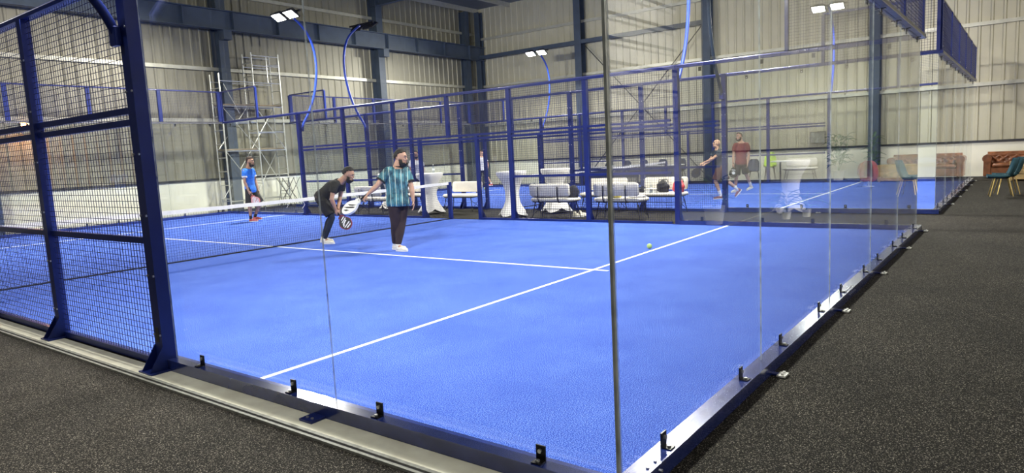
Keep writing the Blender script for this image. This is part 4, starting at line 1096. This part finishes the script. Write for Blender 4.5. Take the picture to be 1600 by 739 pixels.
bt.build('buttons', M['leather'], t)['kind'] = 'stuff'
for sx in (-1,1):
    for y in (-.36,.32): MB().cyl((sx*(W_/2-.15),y,0),(sx*(W_/2-.15),y,.08),.025,10,.035).build('foot', M['soil'], t)

# timber crate table in front of the sofa
t = thing('crate_table', 'pale slatted timber crate table in front of the leather sofa', 'table', (22.75,-1.75,0), 0)
for k in range(3):
    for sx in (-1,1): MB().box((sx*.3-.012,-.78,.04+k*.165),(sx*.3+.012,.78,.19+k*.165)).build('slat', M['timber'], t)
    for sy in (-1,1): MB().box((-.288,sy*.77-.012,.04+k*.165),(.288,sy*.77+.012,.19+k*.165)).build('slat', M['timber'], t)
for k in range(6): MB().box((-.31,-.79+k*.265,.525),(.31,-.79+k*.265+.255,.55)).build('top_slat', M['timber'], t)
for sx in (-1,1):
    for sy in (-1,1): MB().box((sx*.26-.025,sy*.73-.025,0),(sx*.26+.025,sy*.73+.025,.525)).build('corner_block', M['timber'], t)

# red egg-shaped chairs and planters, seen mirrored in the glass
def egg_chair(x, y, rz, label, sc=1):
    t = thing('round_armchair', label, 'chair', (x,y,0), rz, 'red round armchairs near the sofa'); t.scale = (sc,sc,sc*1.1)
    R = []; N = 24
    for z, rad in ((.22,.22),(.30,.34),(.42,.40),(.55,.42),(.75,.41),(.95,.36),(1.08,.27),(1.15,.16)):
        R.append([(rad*math.cos(a)+.02, rad*math.sin(a), z) for a in [-PI*.72+PI*1.44*k/N for k in range(N+1)]]+[((rad-.05)*math.cos(a)+.02, (rad-.05)*math.sin(a), z) for a in [PI*.72-PI*1.44*k/N for k in range(N+1)]])
    MB().rings(R).build('shell', M['red_fabric'], t, auto=50)
    MB().cyl((0,0,.26),(0,0,.44),.33,24).build('seat_cushion', M['red_fabric'], t, auto=50); MB().cyl((0,0,.02),(0,0,.26),.035,10).build('pedestal', M['alu'], t); MB().cyl((0,0,0),(0,0,.025),.26,20).build('base', M['alu'], t)
egg_chair(20.4,-2.45,0.2,'red round armchair nearer the court glass, seen mirrored in it',.62)
egg_chair(23.2,-3.05,-.2,'smaller looking red round armchair near the sofa, seen mirrored in the glass',.5)

def plant(x, y, h, label, n=26, spread=.4, pot=.2, leafL=.34, z0=0, wide=.05):
    t = thing('potted_plant', label, 'plant', (x,y,z0), 0)
    MB().lathe([(pot*.75,0),(pot,pot*1.7),(pot*1.04,pot*1.75),(pot*.92,pot*1.75),(pot*.9,pot*1.6)], n=20).build('pot', M['pot'], t, auto=40)
    MB().cyl((0,0,pot*1.55),(0,0,pot*1.62),pot*.9,20).build('soil', M['soil'], t)
    rnd = random.Random(int(x*31+y*17)); zb = pot*1.6
    def lf():
        mb = MB(); R = []
        for k in range(6):
            q = k/5; wd = wide*math.sin(PI*min(.98,q*.9+.08)); y_ = leafL*q; z_ = .10*leafL*math.sin(q*PI)-.25*leafL*q*q
            R.append([(-wd,y_,z_+.012),(0,y_,z_),(wd,y_,z_+.012),(0,y_,z_-.003)])
        return mb.rings(R).mesh('leaf', M['leaf'], smooth=True)
    lm = lf()
    for k in range(4):
        a = rnd.uniform(0,6.3); MB().tube([(0.02*k,0,zb-.02),(spread*.2*math.cos(a),spread*.2*math.sin(a),zb+h*.4),(spread*.35*math.cos(a),spread*.35*math.sin(a),zb+h*.85)],[.012,.009,.005],6).build('stem', M['leaf'], t, smooth=True)
    for k in range(n):
        a = rnd.uniform(0,6.3); z = zb+h*rnd.uniform(.15,.95); rr = spread*.30*rnd.random()
        o = link('leaf', lm, t, (rr*math.cos(a),rr*math.sin(a),z), (rnd.uniform(-.2,.9), rnd.uniform(-.3,.3), a-PI/2)); o.scale = (1,rnd.uniform(.7,1.2),1)
    return t
plant(23.9,-4.0,1.35,'tall bushy leafy plant in white pot, seen mirrored beyond the red armchairs', 90, .95, .2, .34, wide=.05)
plant(24.1,-2.92,1.35,'slim potted plant beside the sofa arm away from the court', 34, .35, .15, .30)
plant(11.25,-2.35,.32,'low spiky plant in a small white pot on the open black floor', 20, .2, .085, .34, wide=.012)
plant(11.75,-2.1,.30,'second low spiky plant in a small white pot, farther along the black floor', 20, .2, .085, .32, wide=.012)
plant(10.2,-3.4,.5,'broad low planter nearest the near court back wall', 26, .4, .2, .36, wide=.03)
# framed picture on the right wall
t = thing('framed_picture', 'small dark framed picture on the ribbed wall above the far bench', 'picture', (24.9,4.9,1.55), 0)
MB().box((-.02,-.28,-.22),(.01,.28,.22)).build('frame', M['frame_dark'], t); MB().box((-.028,-.25,-.19),(-.02,.25,.19)).build('print', M['photo'], t)
